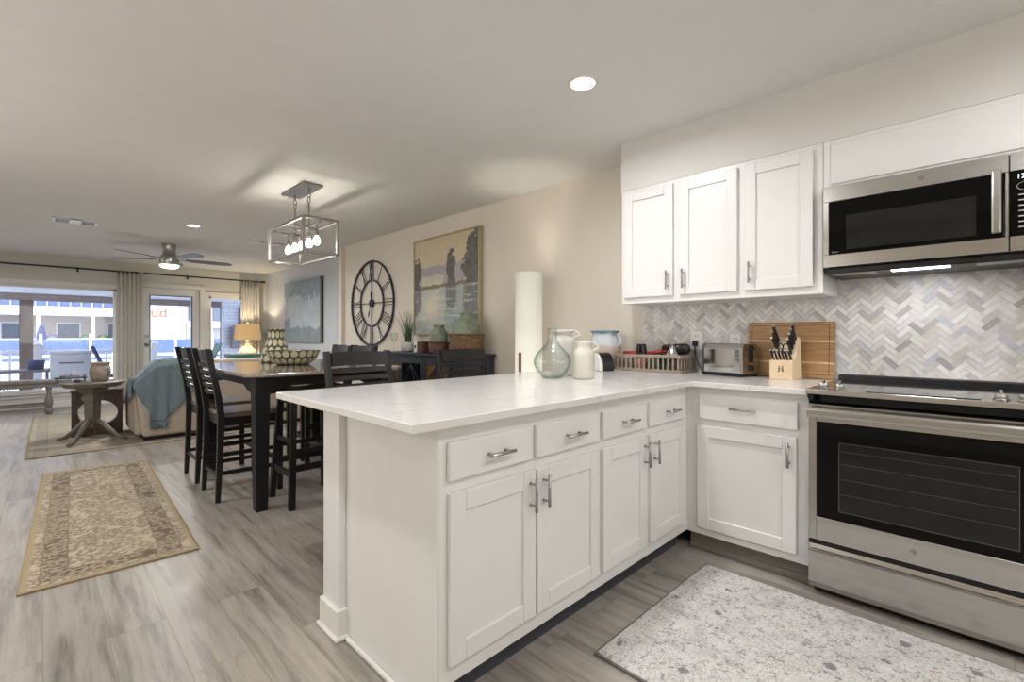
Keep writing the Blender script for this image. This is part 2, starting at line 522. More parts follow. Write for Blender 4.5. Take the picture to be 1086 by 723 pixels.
# ---------------------------------------------------------------- mesh builder
class MB:
    def __init__(s):
        s.bm = bmesh.new()
        s.uv = None

    def box(s, x0, x1, y0, y1, z0, z1, bev=0.0, seg=1, mi=0, mat=None):
        if x0 > x1: x0, x1 = x1, x0
        if y0 > y1: y0, y1 = y1, y0
        if z0 > z1: z0, z1 = z1, z0
        T = Matrix.Translation(((x0 + x1) / 2, (y0 + y1) / 2, (z0 + z1) / 2)) @ Matrix.Diagonal((x1 - x0, y1 - y0, z1 - z0, 1))
        if mat is not None:
            T = mat @ T
        r = bmesh.ops.create_cube(s.bm, size=1, matrix=T)
        vs = r['verts']
        fs = {f for v in vs for f in v.link_faces}
        for f in fs:
            f.material_index = mi
        if bev > 0:
            es = list({e for v in vs for e in v.link_edges})
            b = bmesh.ops.bevel(s.bm, geom=es, offset=bev, segments=seg, profile=.5, affect='EDGES', clamp_overlap=True)
            for f in b['faces']:
                f.material_index = mi
        return s

    def cyl(s, p0, p1, r0, r1=None, seg=16, caps=True, mi=0, smooth=True):
        p0, p1 = Vector(p0), Vector(p1)
        r1 = r0 if r1 is None else r1
        d = p1 - p0
        q = Vector((0, 0, 1)).rotation_difference(d.normalized()).to_matrix().to_4x4()
        T = Matrix.Translation((p0 + p1) / 2) @ q
        r = bmesh.ops.create_cone(s.bm, cap_ends=caps, segments=seg, radius1=max(r0, 1e-5), radius2=max(r1, 1e-5), depth=d.length, matrix=T)
        for f in {f for v in r['verts'] for f in v.link_faces}:
            f.material_index = mi
            f.smooth = smooth and len(f.verts) == 4
        return s

    def sph(s, c, r, sc=(1, 1, 1), seg=16, mi=0):
        T = Matrix.Translation(c) @ Matrix.Diagonal((*sc, 1))
        k = bmesh.ops.create_uvsphere(s.bm, u_segments=seg, v_segments=max(6, seg // 2), radius=r, matrix=T)
        for f in {f for v in k['verts'] for f in v.link_faces}:
            f.material_index = mi
            f.smooth = True
        return s

    def tube(s, pts, r, seg=8, closed=False, mi=0, radii=None):
        pts = [Vector(p) for p in pts]
        n = len(pts)
        rings = []
        prev = None
        for i, p in enumerate(pts):
            if closed:
                t = pts[(i + 1) % n] - pts[i - 1]
            else:
                t = pts[min(i + 1, n - 1)] - pts[max(i - 1, 0)]
            t.normalize()
            if prev is None:
                a = t.orthogonal().normalized()
            else:
                a = (prev - t * prev.dot(t))
                a = a.normalized() if a.length > 1e-6 else t.orthogonal().normalized()
            prev = a
            b = t.cross(a)
            rr = radii[i] if radii else r
            rings.append([s.bm.verts.new(p + (a * math.cos(2 * PI * k / seg) + b * math.sin(2 * PI * k / seg)) * rr) for k in range(seg)])
        m = n if closed else n - 1
        for i in range(m):
            A, B = rings[i], rings[(i + 1) % n]
            for k in range(seg):
                f = s.bm.faces.new((A[k], A[(k + 1) % seg], B[(k + 1) % seg], B[k]))
                f.smooth = True
                f.material_index = mi
        if not closed:
            for ring in (rings[0][::-1], rings[-1]):
                f = s.bm.faces.new(ring)
                f.material_index = mi
        return s

    def lathe(s, prof, c=(0, 0, 0), seg=32, sx=1, sy=1, cap=True, mi=0, uvrep=None, smooth=True):
        """prof: list of (r, z). uvrep=(count, z0, dz) writes uv = angle*count, (z-z0)/dz"""
        uvl = s.bm.loops.layers.uv.verify() if uvrep else None
        c = Vector(c)
        rings = []
        for r, z in prof:
            rings.append([s.bm.verts.new(c + Vector((r * sx * math.cos(2 * PI * k / seg), r * sy * math.sin(2 * PI * k / seg), z))) for k in range(seg)])
        for i in range(len(prof) - 1):
            A, B = rings[i], rings[i + 1]
            for k in range(seg):
                k2 = (k + 1) % seg
                f = s.bm.faces.new((A[k], A[k2], B[k2], B[k]))
                f.smooth = smooth
                f.material_index = mi
                if uvl:
                    n, z0, dz = uvrep
                    us = (k / seg * n, (k + 1) / seg * n, (k + 1) / seg * n, k / seg * n)
                    zs = (prof[i][1], prof[i][1], prof[i + 1][1], prof[i + 1][1])
                    for lp, u, z in zip(f.loops, us, zs):
                        lp[uvl].uv = (u, (z - z0) / dz + 10)
        if cap:
            for ring in (rings[0][::-1], rings[-1]):
                try:
                    f = s.bm.faces.new(ring)
                    f.material_index = mi
                except ValueError:
                    pass
        return s

    def prism(s, pts, axis, a0, a1, bev=0, mi=0, smooth=False):
        """pts 2D polygon; axis 'x' -> pts are (y,z); 'y' -> (x,z); 'z' -> (x,y)"""
        def mk(p, a):
            return {'x': (a, p[0], p[1]), 'y': (p[0], a, p[1]), 'z': (p[0], p[1], a)}[axis]
        A = [s.bm.verts.new(mk(p, a0)) for p in pts]
        B = [s.bm.verts.new(mk(p, a1)) for p in pts]
        fs = [s.bm.faces.new(A), s.bm.faces.new(B[::-1])]
        n = len(pts)
        for k in range(n):
            f = s.bm.faces.new((A[k], B[k], B[(k + 1) % n], A[(k + 1) % n]))
            f.smooth = smooth
            fs.append(f)
        for f in fs:
            f.material_index = mi
        bmesh.ops.recalc_face_normals(s.bm, faces=fs)
        if bev:
            es = list({e for v in A + B for e in v.link_edges})
            bmesh.ops.bevel(s.bm, geom=es, offset=bev, segments=2, profile=.5, affect='EDGES', clamp_overlap=True)
        return s

    def grid(s, fn, nu, nv, thick=0.0, mi=0, smooth=True):
        """fn(u,v)->point, u,v in 0..1; thick gives a second skin along the normal"""
        P = [[Vector(fn(i / nu, j / nv)) for j in range(nv + 1)] for i in range(nu + 1)]

        def nrm(i, j):
            a = P[min(i + 1, nu)][j] - P[max(i - 1, 0)][j]
            b = P[i][min(j + 1, nv)] - P[i][max(j - 1, 0)]
            n = a.cross(b)
            return n.normalized() if n.length > 1e-9 else Vector((0, 0, 1))
        T = [[s.bm.verts.new(P[i][j]) for j in range(nv + 1)] for i in range(nu + 1)]
        out = []
        for i in range(nu):
            for j in range(nv):
                out.append(s.bm.faces.new((T[i][j], T[i + 1][j], T[i + 1][j + 1], T[i][j + 1])))
        if thick:
            Bk = [[s.bm.verts.new(P[i][j] - nrm(i, j) * thick) for j in range(nv + 1)] for i in range(nu + 1)]
            for i in range(nu):
                for j in range(nv):
                    out.append(s.bm.faces.new((Bk[i][j], Bk[i][j + 1], Bk[i + 1][j + 1], Bk[i + 1][j])))
            for i in range(nu):
                out.append(s.bm.faces.new((T[i][0], Bk[i][0], Bk[i + 1][0], T[i + 1][0])))
                out.append(s.bm.faces.new((T[i][nv], T[i + 1][nv], Bk[i + 1][nv], Bk[i][nv])))
            for j in range(nv):
                out.append(s.bm.faces.new((T[0][j], T[0][j + 1], Bk[0][j + 1], Bk[0][j])))
                out.append(s.bm.faces.new((T[nu][j], Bk[nu][j], Bk[nu][j + 1], T[nu][j + 1])))
        for f in out:
            f.smooth = smooth
            f.material_index = mi
        return s

    def build(s, name, mats, parent=None, world=True):
        """world=True: coordinates were given in world space; the origin goes to the base centre"""
        me = bpy.data.meshes.new(name)
        s.bm.normal_update()
        off = Vector((0, 0, 0))
        if parent is not None:
            if world:
                p = parent
                while p is not None:
                    off += Vector(p.location)
                    p = p.parent
        if world:
            vs = [v.co for v in s.bm.verts]
            lo = Vector([min(v[i] for v in vs) for i in range(3)])
            hi = Vector([max(v[i] for v in vs) for i in range(3)])
            org = Vector(((lo.x + hi.x) / 2, (lo.y + hi.y) / 2, lo.z))
        else:
            org = Vector((0, 0, 0))
        bmesh.ops.translate(s.bm, verts=s.bm.verts[:], vec=-org)
        s.bm.to_mesh(me)
        s.bm.free()
        if not isinstance(mats, (list, tuple)):
            mats = [mats]
        for m in mats:
            me.materials.append(m if not isinstance(m, str) else M[m])
        o = bpy.data.objects.new(name, me)
        COL.objects.link(o)
        o.location = org - off
        if parent is not None:
            o.parent = parent
        return o


def tag(o, label, cat, group=None, kind=None):
    if label: o['label'] = label
    if cat: o['category'] = cat
    if group: o['group'] = group
    if kind: o['kind'] = kind
    return o


def thing(name, loc, label, cat, group=None, rz=0):
    o = bpy.data.objects.new(name, None)
    o.empty_display_size = .1
    COL.objects.link(o)
    o.location = loc
    o.rotation_euler = (0, 0, rz)
    return tag(o, label, cat, group)


def struct(name, mb, mat, parent=None):
    o = mb.build(name, mat, parent)
    if parent is None:
        o['kind'] = 'structure'
    return o


def dup(src, loc, rz=0, label=None, group=None, scale=None):
    def cp(o, par):
        c = o.copy()
        COL.objects.link(c)
        c.parent = par
        for ch in [x for x in list(bpy.data.objects) if x.parent == o]:
            cp(ch, c)
        return c
    r = cp(src, None)
    r.location = loc
    r.rotation_euler = (0, 0, rz)
    if scale: r.scale = scale
    if label: r['label'] = label
    if group: r['group'] = group
    return r


def text_mb(body, size, depth, T):
    cu = bpy.data.curves.new('lettering', 'FONT')
    cu.body = body
    cu.size = size
    cu.extrude = depth
    o = bpy.data.objects.new('lettering', cu)
    COL.objects.link(o)
    dg = bpy.context.evaluated_depsgraph_get()
    me = bpy.data.meshes.new_from_object(o.evaluated_get(dg))
    bpy.data.objects.remove(o)
    bpy.data.curves.remove(cu)
    mb = MB()
    mb.bm.from_mesh(me)
    bpy.data.meshes.remove(me)
    bmesh.ops.transform(mb.bm, matrix=T, verts=mb.bm.verts[:])
    return mb


# text facing -X (read from the room): local x -> -Y world, local y -> Z world
FACE_MX = Matrix(((0, 0, -1, 0), (-1, 0, 0, 0), (0, 1, 0, 0), (0, 0, 0, 1)))

CEIL = 2.44
WX = 3.10       # kitchen and dining wall
FX = 3.33       # living room wall
FY = 10.6       # window wall
LX = -1.62
BY = -1.92

# ================================================================ ROOM SHELL
struct('floor', MB().box(LX - .1, FX + .2, BY - .1, FY + .12, -.1, 0), 'floor')
struct('ceiling', MB().box(LX - .1, FX + .2, BY - .1, FY + .12, CEIL, CEIL + .1), 'ceiling')
struct('wall_right', MB().box(WX, FX + .2, BY, 6.5, 0, CEIL), 'wall')
struct('wall_right_living', MB().box(FX, FX + .2, 6.5, FY, 0, CEIL), 'wall_blue')
struct('trim_1', MB().box(3.045, FX, 6.5, 6.6, 0, CEIL), 'wall')
# solid left wall (out of view)
struct('wall_left', MB().box(LX - .1, LX, BY, FY, 0, CEIL), 'wall')
def fill_window_frame(name, axis, pos, a0, a1, z0, z1):  # unseen frames added around the fill lights; the walls have no openings
    mb = MB()
    k = .07
    for (p, q, r_, s_) in ((a0 - k, a0, z0 - k, z1 + k), (a1, a1 + k, z0 - k, z1 + k), (a0, a1, z1, z1 + k), (a0, a1, z0 - k, z0),
                           ((a0 + a1) / 2 - .02, (a0 + a1) / 2 + .02, z0, z1)):
        if axis == 'x':
            mb.box(pos, pos + .022, p, q, r_, s_, .003)
        else:
            mb.box(p, q, pos, pos + .022, r_, s_, .003)
    struct(name, mb, 'trim')


fill_window_frame('added_window_left', 'x', LX + .001, 3.2 - 1.8, 3.2 + 1.8, .8, 2.2)
fill_window_frame('added_window_back', 'y', BY + .001, -.5, 1.7, .9, 2.2)
struct('wall_back', MB().box(LX, WX, BY - .1, BY, 0, CEIL), 'wall')
struct('wall_soffit', MB().box(2.763, WX, BY, 1.722, 2.122, CEIL), 'soffit')

# far wall with openings: picture window, door, side window
PW = (-1.35, .93, .25, 1.965)     # x0 x1 z0 z1
DR = (1.30, 2.155, 0, 2.03)
SW = (2.30, 3.02, .25, 1.925)
mb = MB()
for x0, x1, z0, z1 in ((LX, PW[0], 0, CEIL), (PW[1], DR[0], 0, CEIL), (DR[1], SW[0], 0, CEIL), (SW[1], FX, 0, CEIL),
                       (PW[0], PW[1], 0, PW[2]), (PW[0], PW[1], PW[3], CEIL), (DR[0], DR[1], DR[3], CEIL),
                       (SW[0], SW[1], 0, SW[2]), (SW[0], SW[1], SW[3], CEIL)):
    mb.box(x0, x1, FY, FY + .12, z0, z1)
struct('wall_far', mb, 'wall_far')


def window(name, x0, x1, z0, z1, mull=()):
    mb = MB()
    w = .045
    mb.box(x0, x0 + w, FY + .02, FY + .10, z0, z1, .004)
    mb.box(x1 - w, x1, FY + .02, FY + .10, z0, z1, .004)
    mb.box(x0, x1, FY + .02, FY + .10, z1 - w, z1, .004)
    mb.box(x0, x1, FY + .02, FY + .10, z0, z0 + w, .004)
    for m in mull:
        mb.box(m - .02, m + .02, FY + .03, FY + .09, z0, z1, .003)
    o = struct(name, mb, 'trim')
    g = MB().box(x0 + w, x1 - w, FY + .055, FY + .060, z0 + w, z1 - w).build('pane', 'pane', o)
    c = MB()
    k = .075
    c.box(x0 - k, x0, FY - .018, FY, z0 - k, z1 + k, .003)
    c.box(x1, x1 + k, FY - .018, FY, z0 - k, z1 + k, .003)
    c.box(x0 - k, x1 + k, FY - .020, FY, z1, z1 + k, .003)
    c.box(x0 - k, x1 + k, FY - .020, FY, z0 - k, z0, .003)
    c.box(x0 - k - .01, x1 + k + .01, FY - .05, FY + .02, z0 - .02, z0, .004)
    c.build('casing', 'trim', o)
    return o


window('window_1', *PW)
window('window_2', *SW)
# glazed patio door
mb = MB()
gx0, gx1, gz0, gz1 = 1.40, 2.02, .25, 1.88
for a in ((DR[0] + .01, gx0, .01, DR[3] - .01), (gx1, DR[1] - .01, .01, DR[3] - .01), (gx0, gx1, .01, gz0), (gx0, gx1, gz1, DR[3] - .01)):
    mb.box(a[0], a[1], FY + .03, FY + .075, a[2], a[3])
door = struct('door_1', mb, 'white')
MB().box(gx0, gx1, FY + .05, FY + .055, gz0, gz1).build('pane', 'pane', door)
mb = MB()
for a in ((gx0 - .015, gx0, gz0, gz1), (gx1, gx1 + .015, gz0, gz1), (gx0 - .015, gx1 + .015, gz1, gz1 + .015), (gx0 - .015, gx1 + .015, gz0 - .015, gz0)):
    mb.box(a[0], a[1], FY + .018, FY + .03, a[2], a[3])
mb.build('glazing_bead', 'steel_dark', door)
mb = MB()
mb.cyl((1.345, FY + .03, 1.0), (1.345, FY - .02, 1.0), .012)
mb.sph((1.345, FY - .035, 1.0), .028)
mb.cyl((1.345, FY + .032, 1.0), (1.345, FY + .022, 1.0), .034, seg=20)
mb.build('door_knob', 'nickel', door)
mb = MB()
mb.cyl((1.345, FY + .032, 1.15), (1.345, FY + .008, 1.15), .030, .026, seg=20)
mb.box(1.340, 1.350, FY - .008, FY + .01, 1.135, 1.165, .002)
mb.build('deadbolt', 'nickel', door)
mb = MB()
mb.box(DR[0] - .075, DR[0], FY - .018, FY, 0, DR[3] + .075, .003)
mb.box(DR[1], DR[1] + .075, FY - .018, FY, 0, DR[3] + .075, .003)
mb.box(DR[0] - .075, DR[1] + .075, FY - .02, FY, DR[3], DR[3] + .075, .003)
struct('trim_2', mb, 'trim')


def base(name, x0, x1, y0, y1):
    struct(name, MB().box(x0, x1, y0, y1, 0, .10, .004), 'trim')


base('baseboard_right', WX - .016, WX, 1.95, 6.5)
base('baseboard_right_living', FX - .016, FX, 6.62, FY - .02)
base('baseboard_far', LX, DR[0] - .08, FY - .016, FY)
base('baseboard_left', LX, LX + .016, BY, FY - .02)

# ================================================================ HERRINGBONE BACKSPLASH
TC = ['#c9c7c5', '#d2d0ce', '#bfbdba', '#dad8d6', '#b3afab', '#a39f9b', '#c6c1b9', '#bcbcc4', '#d6d4d0', '#cfcbc5']
for i, c in enumerate(TC):
    t = NT('marble tile %s' % 'abcdefghij'[i])
    n = t.noise(t.coord((1, 1, 1)), 40, 4)
    k = tuple(min(1, v * 1.13) for v in hx(c))
    t.set(color=t.ramp(n, [(.3, rgba(c)), (.7, (*k, 1))]), rough=.28)
    M['tile%d' % i] = t.m
M['grout'] = simple('pale grout', '#cfcdca', '#d6d4d1', .8)


def backsplash(y0, y1, z0, z1):
    mb = MB()
    x = WX - .0001
    mb.box(x - .004, x, y0, y1, z0, z1)
    w, n = .0245, 3
    g = .0013
    c45 = math.sqrt(.5)
    rnd = random.Random(3)

    def quad(ax, ay, bx, by):
        pts = []
        for px, py in ((ax + g, ay + g), (bx - g, ay + g), (bx - g, by - g), (ax + g, by - g)):
            pts.append(((px - py) * c45 + (y0 + y1) / 2, (px + py) * c45 + z0))
        if max(p[0] for p in pts) < y0 or min(p[0] for p in pts) > y1 or max(p[1] for p in pts) < z0 or min(p[1] for p in pts) > z1:
            return
        r = rnd.random()
        mi = 1 + (rnd.choice((0, 1, 3, 8, 9, 2)) if r < .74 else rnd.choice((2, 6, 7)) if r < .90 else rnd.choice((4, 5)))
        A = [mb.bm.verts.new((x - .004, p[0], p[1])) for p in pts]
        B = [mb.bm.verts.new((x - .0075, p[0], p[1])) for p in pts]
        f = mb.bm.faces.new(B); f.material_index = mi
        for k in range(4):
            f = mb.bm.faces.new((A[k], A[(k + 1) % 4], B[(k + 1) % 4], B[k])); f.material_index = mi
    for a in range(-60, 61):
        for b in range(-14, 15):
            ox, oy = (a + n * b) * w, (a - n * b) * w
            quad(ox, oy, ox + n * w, oy + w)
            quad(ox, oy + w, ox + w, oy + (n + 1) * w)
    for co, no in (((0, y0, 0), (0, -1, 0)), ((0, y1, 0), (0, 1, 0)), ((0, 0, z0), (0, 0, -1)), ((0, 0, z1), (0, 0, 1))):
        bmesh.ops.bisect_plane(mb.bm, geom=mb.bm.verts[:] + mb.bm.edges[:] + mb.bm.faces[:], plane_co=co, plane_no=no, clear_outer=True)
    bmesh.ops.recalc_face_normals(mb.bm, faces=mb.bm.faces[:])
    o = mb.build('wall_backsplash', ['grout'] + ['tile%d' % i for i in range(10)])
    o['kind'] = 'structure'


backsplash(-.9, 1.748, .914, 1.50)


# ================================================================ CABINET HELPERS
def bar_handle(parent, p, axis, length, out):
    """p centre on the surface; axis 'h' dir vector of bar; out vector away from the door"""
    mb = MB()
    p, ax, out = Vector(p), Vector(axis), Vector(out)
    c = p + out * .030
    mb.cyl(c - ax * length / 2, c + ax * length / 2, .0058, seg=12)
    for sgn in (-1, 1):
        q = p + ax * sgn * length * .32
        mb.cyl(q, q + out * .030, .0045, seg=10)
    return mb.build('handle', 'nickel', parent)


def shaker_y(mb, x0, x1, yf, z0, z1, fr=.062):
    """shaker door facing -Y with its front at yf"""
    t = .019
    mb.box(x0, x0 + fr, yf, yf + t, z0, z1, .0025)
    mb.box(x1 - fr, x1, yf, yf + t, z0, z1, .0025)
    mb.box(x0 + fr, x1 - fr, yf, yf + t, z1 - fr, z1, .0025)
    mb.box(x0 + fr, x1 - fr, yf, yf + t, z0, z0 + fr, .0025)
    mb.box(x0 + fr - .002, x1 - fr + .002, yf + .010, yf + t - .001, z0 + fr - .002, z1 - fr + .002)


def shaker_x(mb, y0, y1, xf, z0, z1, fr=.06):
    t = .019
    mb.box(xf, xf + t, y0, y0 + fr, z0, z1, .0025)
    mb.box(xf, xf + t, y1 - fr, y1, z0, z1, .0025)
    mb.box(xf, xf + t, y0 + fr, y1 - fr, z1 - fr, z1, .0025)
    mb.box(xf, xf + t, y0 + fr, y1 - fr, z0, z0 + fr, .0025)
    mb.box(xf + .010, xf + t - .001, y0 + fr - .002, y1 - fr + .002, z0 + fr - .002, z1 - fr + .002)


PF = 1.143   # peninsula face frame plane (faces -Y)


def peninsula_cabinet(x0, x1, drawers, doors, label, end=False):
    c = thing('base_cabinet', ((x0 + x1) / 2, PF + .3, 0), label, 'cabinet', 'base cabinets under the quartz countertop')
    mb = MB()
    mb.box(x0, x1, PF, 1.727, .10, .886)
    mb.build('body', 'white', c)
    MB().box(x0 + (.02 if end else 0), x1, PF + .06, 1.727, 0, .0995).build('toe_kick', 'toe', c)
    if end:
        MB().prism([(PF + .002, .10), (PF + .06, .10), (PF + .06, 0), (1.727, 0), (1.727, .886), (PF + .002, .886)], 'x', x0 - .006, x0 - .0002).build('end_panel', 'white', c)
    for a, b in drawers:
        d = MB().box(a, b, PF - .019, PF, .718, .836, .004).build('drawer', 'white', c)
        bar_handle(d, ((a + b) / 2 + .01, PF - .019, .776), (1, 0, 0), .115, (0, -1, 0))
    for a, b, hs in doors:
        mb = MB()
        shaker_y(mb, a, b, PF - .019, .160, .680)
        d = mb.build('door', 'white', c)
        hx_ = b - .030 if hs > 0 else a + .030
        bar_handle(d, (hx_, PF - .019, .600), (0, 0, 1), .115, (0, -1, 0))
    return c


peninsula_cabinet(.835, 1.655, ((.862, 1.228), (1.252, 1.640)), ((.864, 1.245, 1), (1.254, 1.642, -1)),
                  'white shaker base cabinet at the free end of the peninsula', True)
peninsula_cabinet(1.656, 2.489, ((1.668, 2.020), (2.062, 2.440)), ((1.668, 2.034, 1), (2.063, 2.440, -1)),
                  'white shaker base cabinet in the inner corner of the peninsula')
# baseboard shoe along the end + quarter round
mb = MB()
mb.box(.812, .828, 1.215, 1.705, 0, .020, .007, 2)
struct('trim_3', mb, 'trim')

# back panel and end post of the peninsula
t = thing('peninsula_back_panel', (1.9, 1.8, 0), 'white painted back panel and square end post of the kitchen peninsula', 'panel')
mb = MB()
mb.box(.932, WX - .02, 1.731, 1.80, 0, .886)
mb.build('panel', 'white', t)
MB().box(.80, .93, 1.730, 1.868, 0, .886, .003).build('post', 'white', t)
mb = MB()
mb.box(.788, .935, 1.718, 1.880, 0, .115, .004)
mb.box(.778, .938, 1.708, 1.890, 0, .018, .007, 2)
mb.build('plinth', 'trim', t)

# stove run cabinet (faces -X)
SF = 2.489
c = thing('base_cabinet', (2.79, .86, 0), 'white base cabinet with one wide drawer and one door left of the range', 'cabinet', 'base cabinets under the quartz countertop')
MB().box(SF, WX - .01, .566, PF - .001, .10, .886).build('body', 'white', c)
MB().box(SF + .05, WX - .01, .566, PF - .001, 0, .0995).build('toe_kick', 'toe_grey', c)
MB().box(SF + .035, SF + .05, .566, PF - .001, 0, .03, .005).build('shoe_molding', 'toe_grey', c)
d = MB().box(SF - .019, SF, .606, 1.068, .716, .848, .004).build('drawer', 'white', c)
bar_handle(d, (SF - .019, .84, .787), (0, 1, 0), .125, (-1, 0, 0))
mb = MB()
shaker_x(mb, .611, 1.078, SF - .019, .140, .682)
d = mb.build('door', 'white', c)
bar_handle(d, (SF - .019, .640, .600), (0, 0, 1), .115, (-1, 0, 0))

# countertop: one L-shaped slab
mb = MB()
mb.prism([(.712, 1.094), (2.437, 1.094), (2.437, .560), (WX - .008, .560), (WX - .008, 2.142), (.712, 2.142)], 'z', .8865, .914, .003)
o = mb.build('countertop', 'quartz')
tag(o, 'white veined quartz countertop, L-shaped over the peninsula and up to the range', 'countertop')

# ---------------------------------------------------------------- wall cabinets
UF = 2.765
c = thing('wall_cabinet', (2.93, 1.14, 1.366), 'white three-door wall cabinet hanging left of the microwave', 'cabinet')
MB().box(UF, WX - .002, .566, 1.720, 1.366, 2.1215, .002).build('body', 'white', c)
for y0, y1, hs in ((1.351, 1.689, -1), (.972, 1.308, 1), (.606, .932, 1)):
    mb = MB()
    shaker_x(mb, y0, y1, UF - .019, 1.405, 2.094, .058)
    d = mb.build('door', 'white', c)
    hy = y0 + .030 if hs < 0 else y1 - .030
    bar_handle(d, (UF - .019, hy, 1.500), (0, 0, 1), .115, (-1, 0, 0))
c = thing('wall_cabinet', (2.93, .18, 1.88), 'low white wall cabinet directly above the microwave', 'cabinet')
MB().box(UF, WX - .002, -.215, .564, 1.882, 2.1215, .002).build('body', 'white', c)
d = MB().box(UF - .006, UF, -.195, .535, 1.900, 2.10, .003).build('door', 'white', c)
c2 = thing('wall_cabinet', (2.93, -.6, 1.366), 'white wall cabinet at the right edge beyond the microwave', 'cabinet')
MB().box(UF, WX - .002, -.98, -.217, 1.366, 2.1215, .002).build('body', 'white', c2)
mb = MB(); shaker_x(mb, -.95, -.25, UF - .019, 1.405, 2.094, .058)
mb.build('door', 'white', c2)

# ================================================================ MICROWAVE
MX = 2.712
m = thing('microwave', (2.9, .175, 1.462), 'stainless over-the-range microwave with black glass door under the low wall cabinet', 'microwave')
ya, yb = -.205, .555
mb = MB()
mb.box(MX + .03, WX - .012, ya, yb, 1.488, 1.878, .002)
mb.build('body', 'steel_dark', m)
# door: stainless frame, black glass
dy0 = -.072
mb = MB()
for a in ((dy0, yb, 1.805, 1.878), (dy0, yb, 1.488, 1.548), (.532, yb, 1.548, 1.805), (dy0, -.062, 1.548, 1.805)):
    mb.box(MX, MX + .03, a[0], a[1], a[2], a[3], .0015)
md = mb.build('door', 'steel', m)
w = MB().box(MX + .001, MX + .03, -.062, .532, 1.548, 1.805, .004, 2).build('glass_panel', 'blackglass', md)
MB().box(MX - .0003, MX + .002, .020, .462, 1.566, 1.730, .001).build('window', 'ovenpane', md)
mb = MB()
mb.box(MX - .042, MX - .018, -.052, -.022, 1.560, 1.815, .006, 3)
mb.box(MX - .020, MX + .002, -.046, -.028, 1.575, 1.600)
mb.box(MX - .020, MX + .002, -.046, -.028, 1.780, 1.805)
mb.build('handle', 'steel', md)
for a in ((1.805, 1.878), (1.488, 1.548)):
    MB().box(MX, MX + .03, ya, dy0 - .003, a[0], a[1], .0015).build('control_frame', 'steel', m)
cp = MB().box(MX + .0015, MX + .03, ya, dy0 - .003, 1.5485, 1.8045, .002).build('control_panel', 'blackglass', m)
T = Matrix.Translation((MX + .0008, -.092, 1.772)) @ FACE_MX
text_mb('12:00', .026, .0004, T).build('clock_display', 'ledtext', cp)
mb = MB()
rr = [(MX + .0006, -.118 + .024 * math.cos(k * PI / 12), 1.742 + .016 * math.sin(k * PI / 12)) for k in range(24)]
mb.tube(rr, .0012, 6, True)
mb.build('button_ring', 'nickel', cp)
mb = MB()
for r_ in range(7):
    for c_ in range(3):
        mb.box(MX + .0008, MX + .002, -.098 - c_ * .038 - .020, -.098 - c_ * .038, 1.706 - r_ * .021, 1.711 - r_ * .021)
mb.build('keypad', 'keys', cp)
# underside hood
mb = MB()
mb.box(MX + .035, WX - .015, ya + .01, yb - .01, 1.458, 1.4875, .004)
hd = mb.build('vent_hood', 'black', m)
MB().box(MX + .05, MX + .12, .10, .30, 1.4565, 1.4585).build('lamp_lens', 'led_glow', hd)
MB().box(MX + .05, MX + .14, .36, .52, 1.4565, 1.4585).build('filter', 'nickel', hd)
MB().box(MX + .05, MX + .14, -.18, 0.02, 1.4565, 1.4585).build('filter', 'nickel', hd)


def ge_badge(parent, x, y, z, r):
    mb = MB()
    mb.tube([(x - .0008, y + r * math.cos(k * PI / 16), z + r * math.sin(k * PI / 16)) for k in range(32)], r * .07, 6, True)
    mb.cyl((x, y, z), (x - .0012, y, z), r * .95, seg=28)
    b = mb.build('badge', 'nickel', parent)
    T = Matrix.Translation((x - .0016, y + r * .62, z - r * .38)) @ FACE_MX
    text_mb('GE', r * 1.05, .0003, T).build('lettering', 'steel_dark', b)


ge_badge(md, MX, .190, 1.842, .013)
T = Matrix.Translation((MX + .0005, .520, 1.556)) @ FACE_MX
text_mb('Adora', .011, .0003, T).build('lettering', 'nickel', md)
lamp_light('hood_lamp', 'AREA', (MX + .10, .2, 1.452), 1.6, (.93, .96, 1), (0, 0, 0), shape='RECTANGLE', size=.07, size_y=.2)

# ================================================================ RANGE
RX = 2.440
rg = thing('range', (2.75, .175, 0), 'stainless slide-in electric range with black oven window below the microwave', 'oven')
ra, rb = -.205, .555
mb = MB()
mb.box(RX + .045, WX - .03, ra + .004, rb - .004, .04, .895)
mb.build('body', 'steel_dark', rg)
for sx in (RX + .11, 3.0):
    for sy in (ra + .04, rb - .04):
        MB().cyl((sx, sy, 0), (sx, sy, .042), .018, seg=12).build('foot', 'black', rg)
MB().box(RX + .06, RX + .08, ra + .01, rb - .01, .0, .04).build('kickplate', 'black', rg)
# control fascia: stainless front lip and the black band below
mb = MB()
mb.prism([(RX - .050, .900), (RX - .050, .921), (2.56, .9235), (2.56, .900)], 'y', ra, rb, .0015)
fasc = mb.build('control_panel', 'steel', rg)
mb = MB()
mb.prism([(RX - .046, .899), (RX + .05, .899), (RX + .05, .856), (RX + .008, .856)], 'y', ra + .002, rb - .002)
mb.build('vent_band', 'blackglass', rg)
MB().box(2.5605, WX - .06, ra + .002, rb - .002, .896, .9225, .001).build('cooktop', 'cooktopglass', rg)
MB().box(WX - .059, WX - .012, ra + .002, rb - .002, .896, .948, .006, 2).build('backguard', 'black', rg)
mb = MB()
pr = [(2.415 + .02 * 0, 0)]
x0, x1, y0, y1 = 2.425, 2.535, .005, .345
loop = [(x0, y0), (x1, y0), (x1, y1), (x0, y1)]
MB().box(x0, x1, y0, y1, .9215, .9242, .001).build('display', 'cooktopglass', fasc)
pts = []
for cx_, cy_, a0 in ((x1 - .012, y1 - .012, 0), (x0 + .012, y1 - .012, 90), (x0 + .012, y0 + .012, 180), (x1 - .012, y0 + .012, 270)):
    for k in range(5):
        a = R(a0 + k * 22.5)
        pts.append((cx_ + .012 * math.cos(a), cy_ + .012 * math.sin(a), .9245))
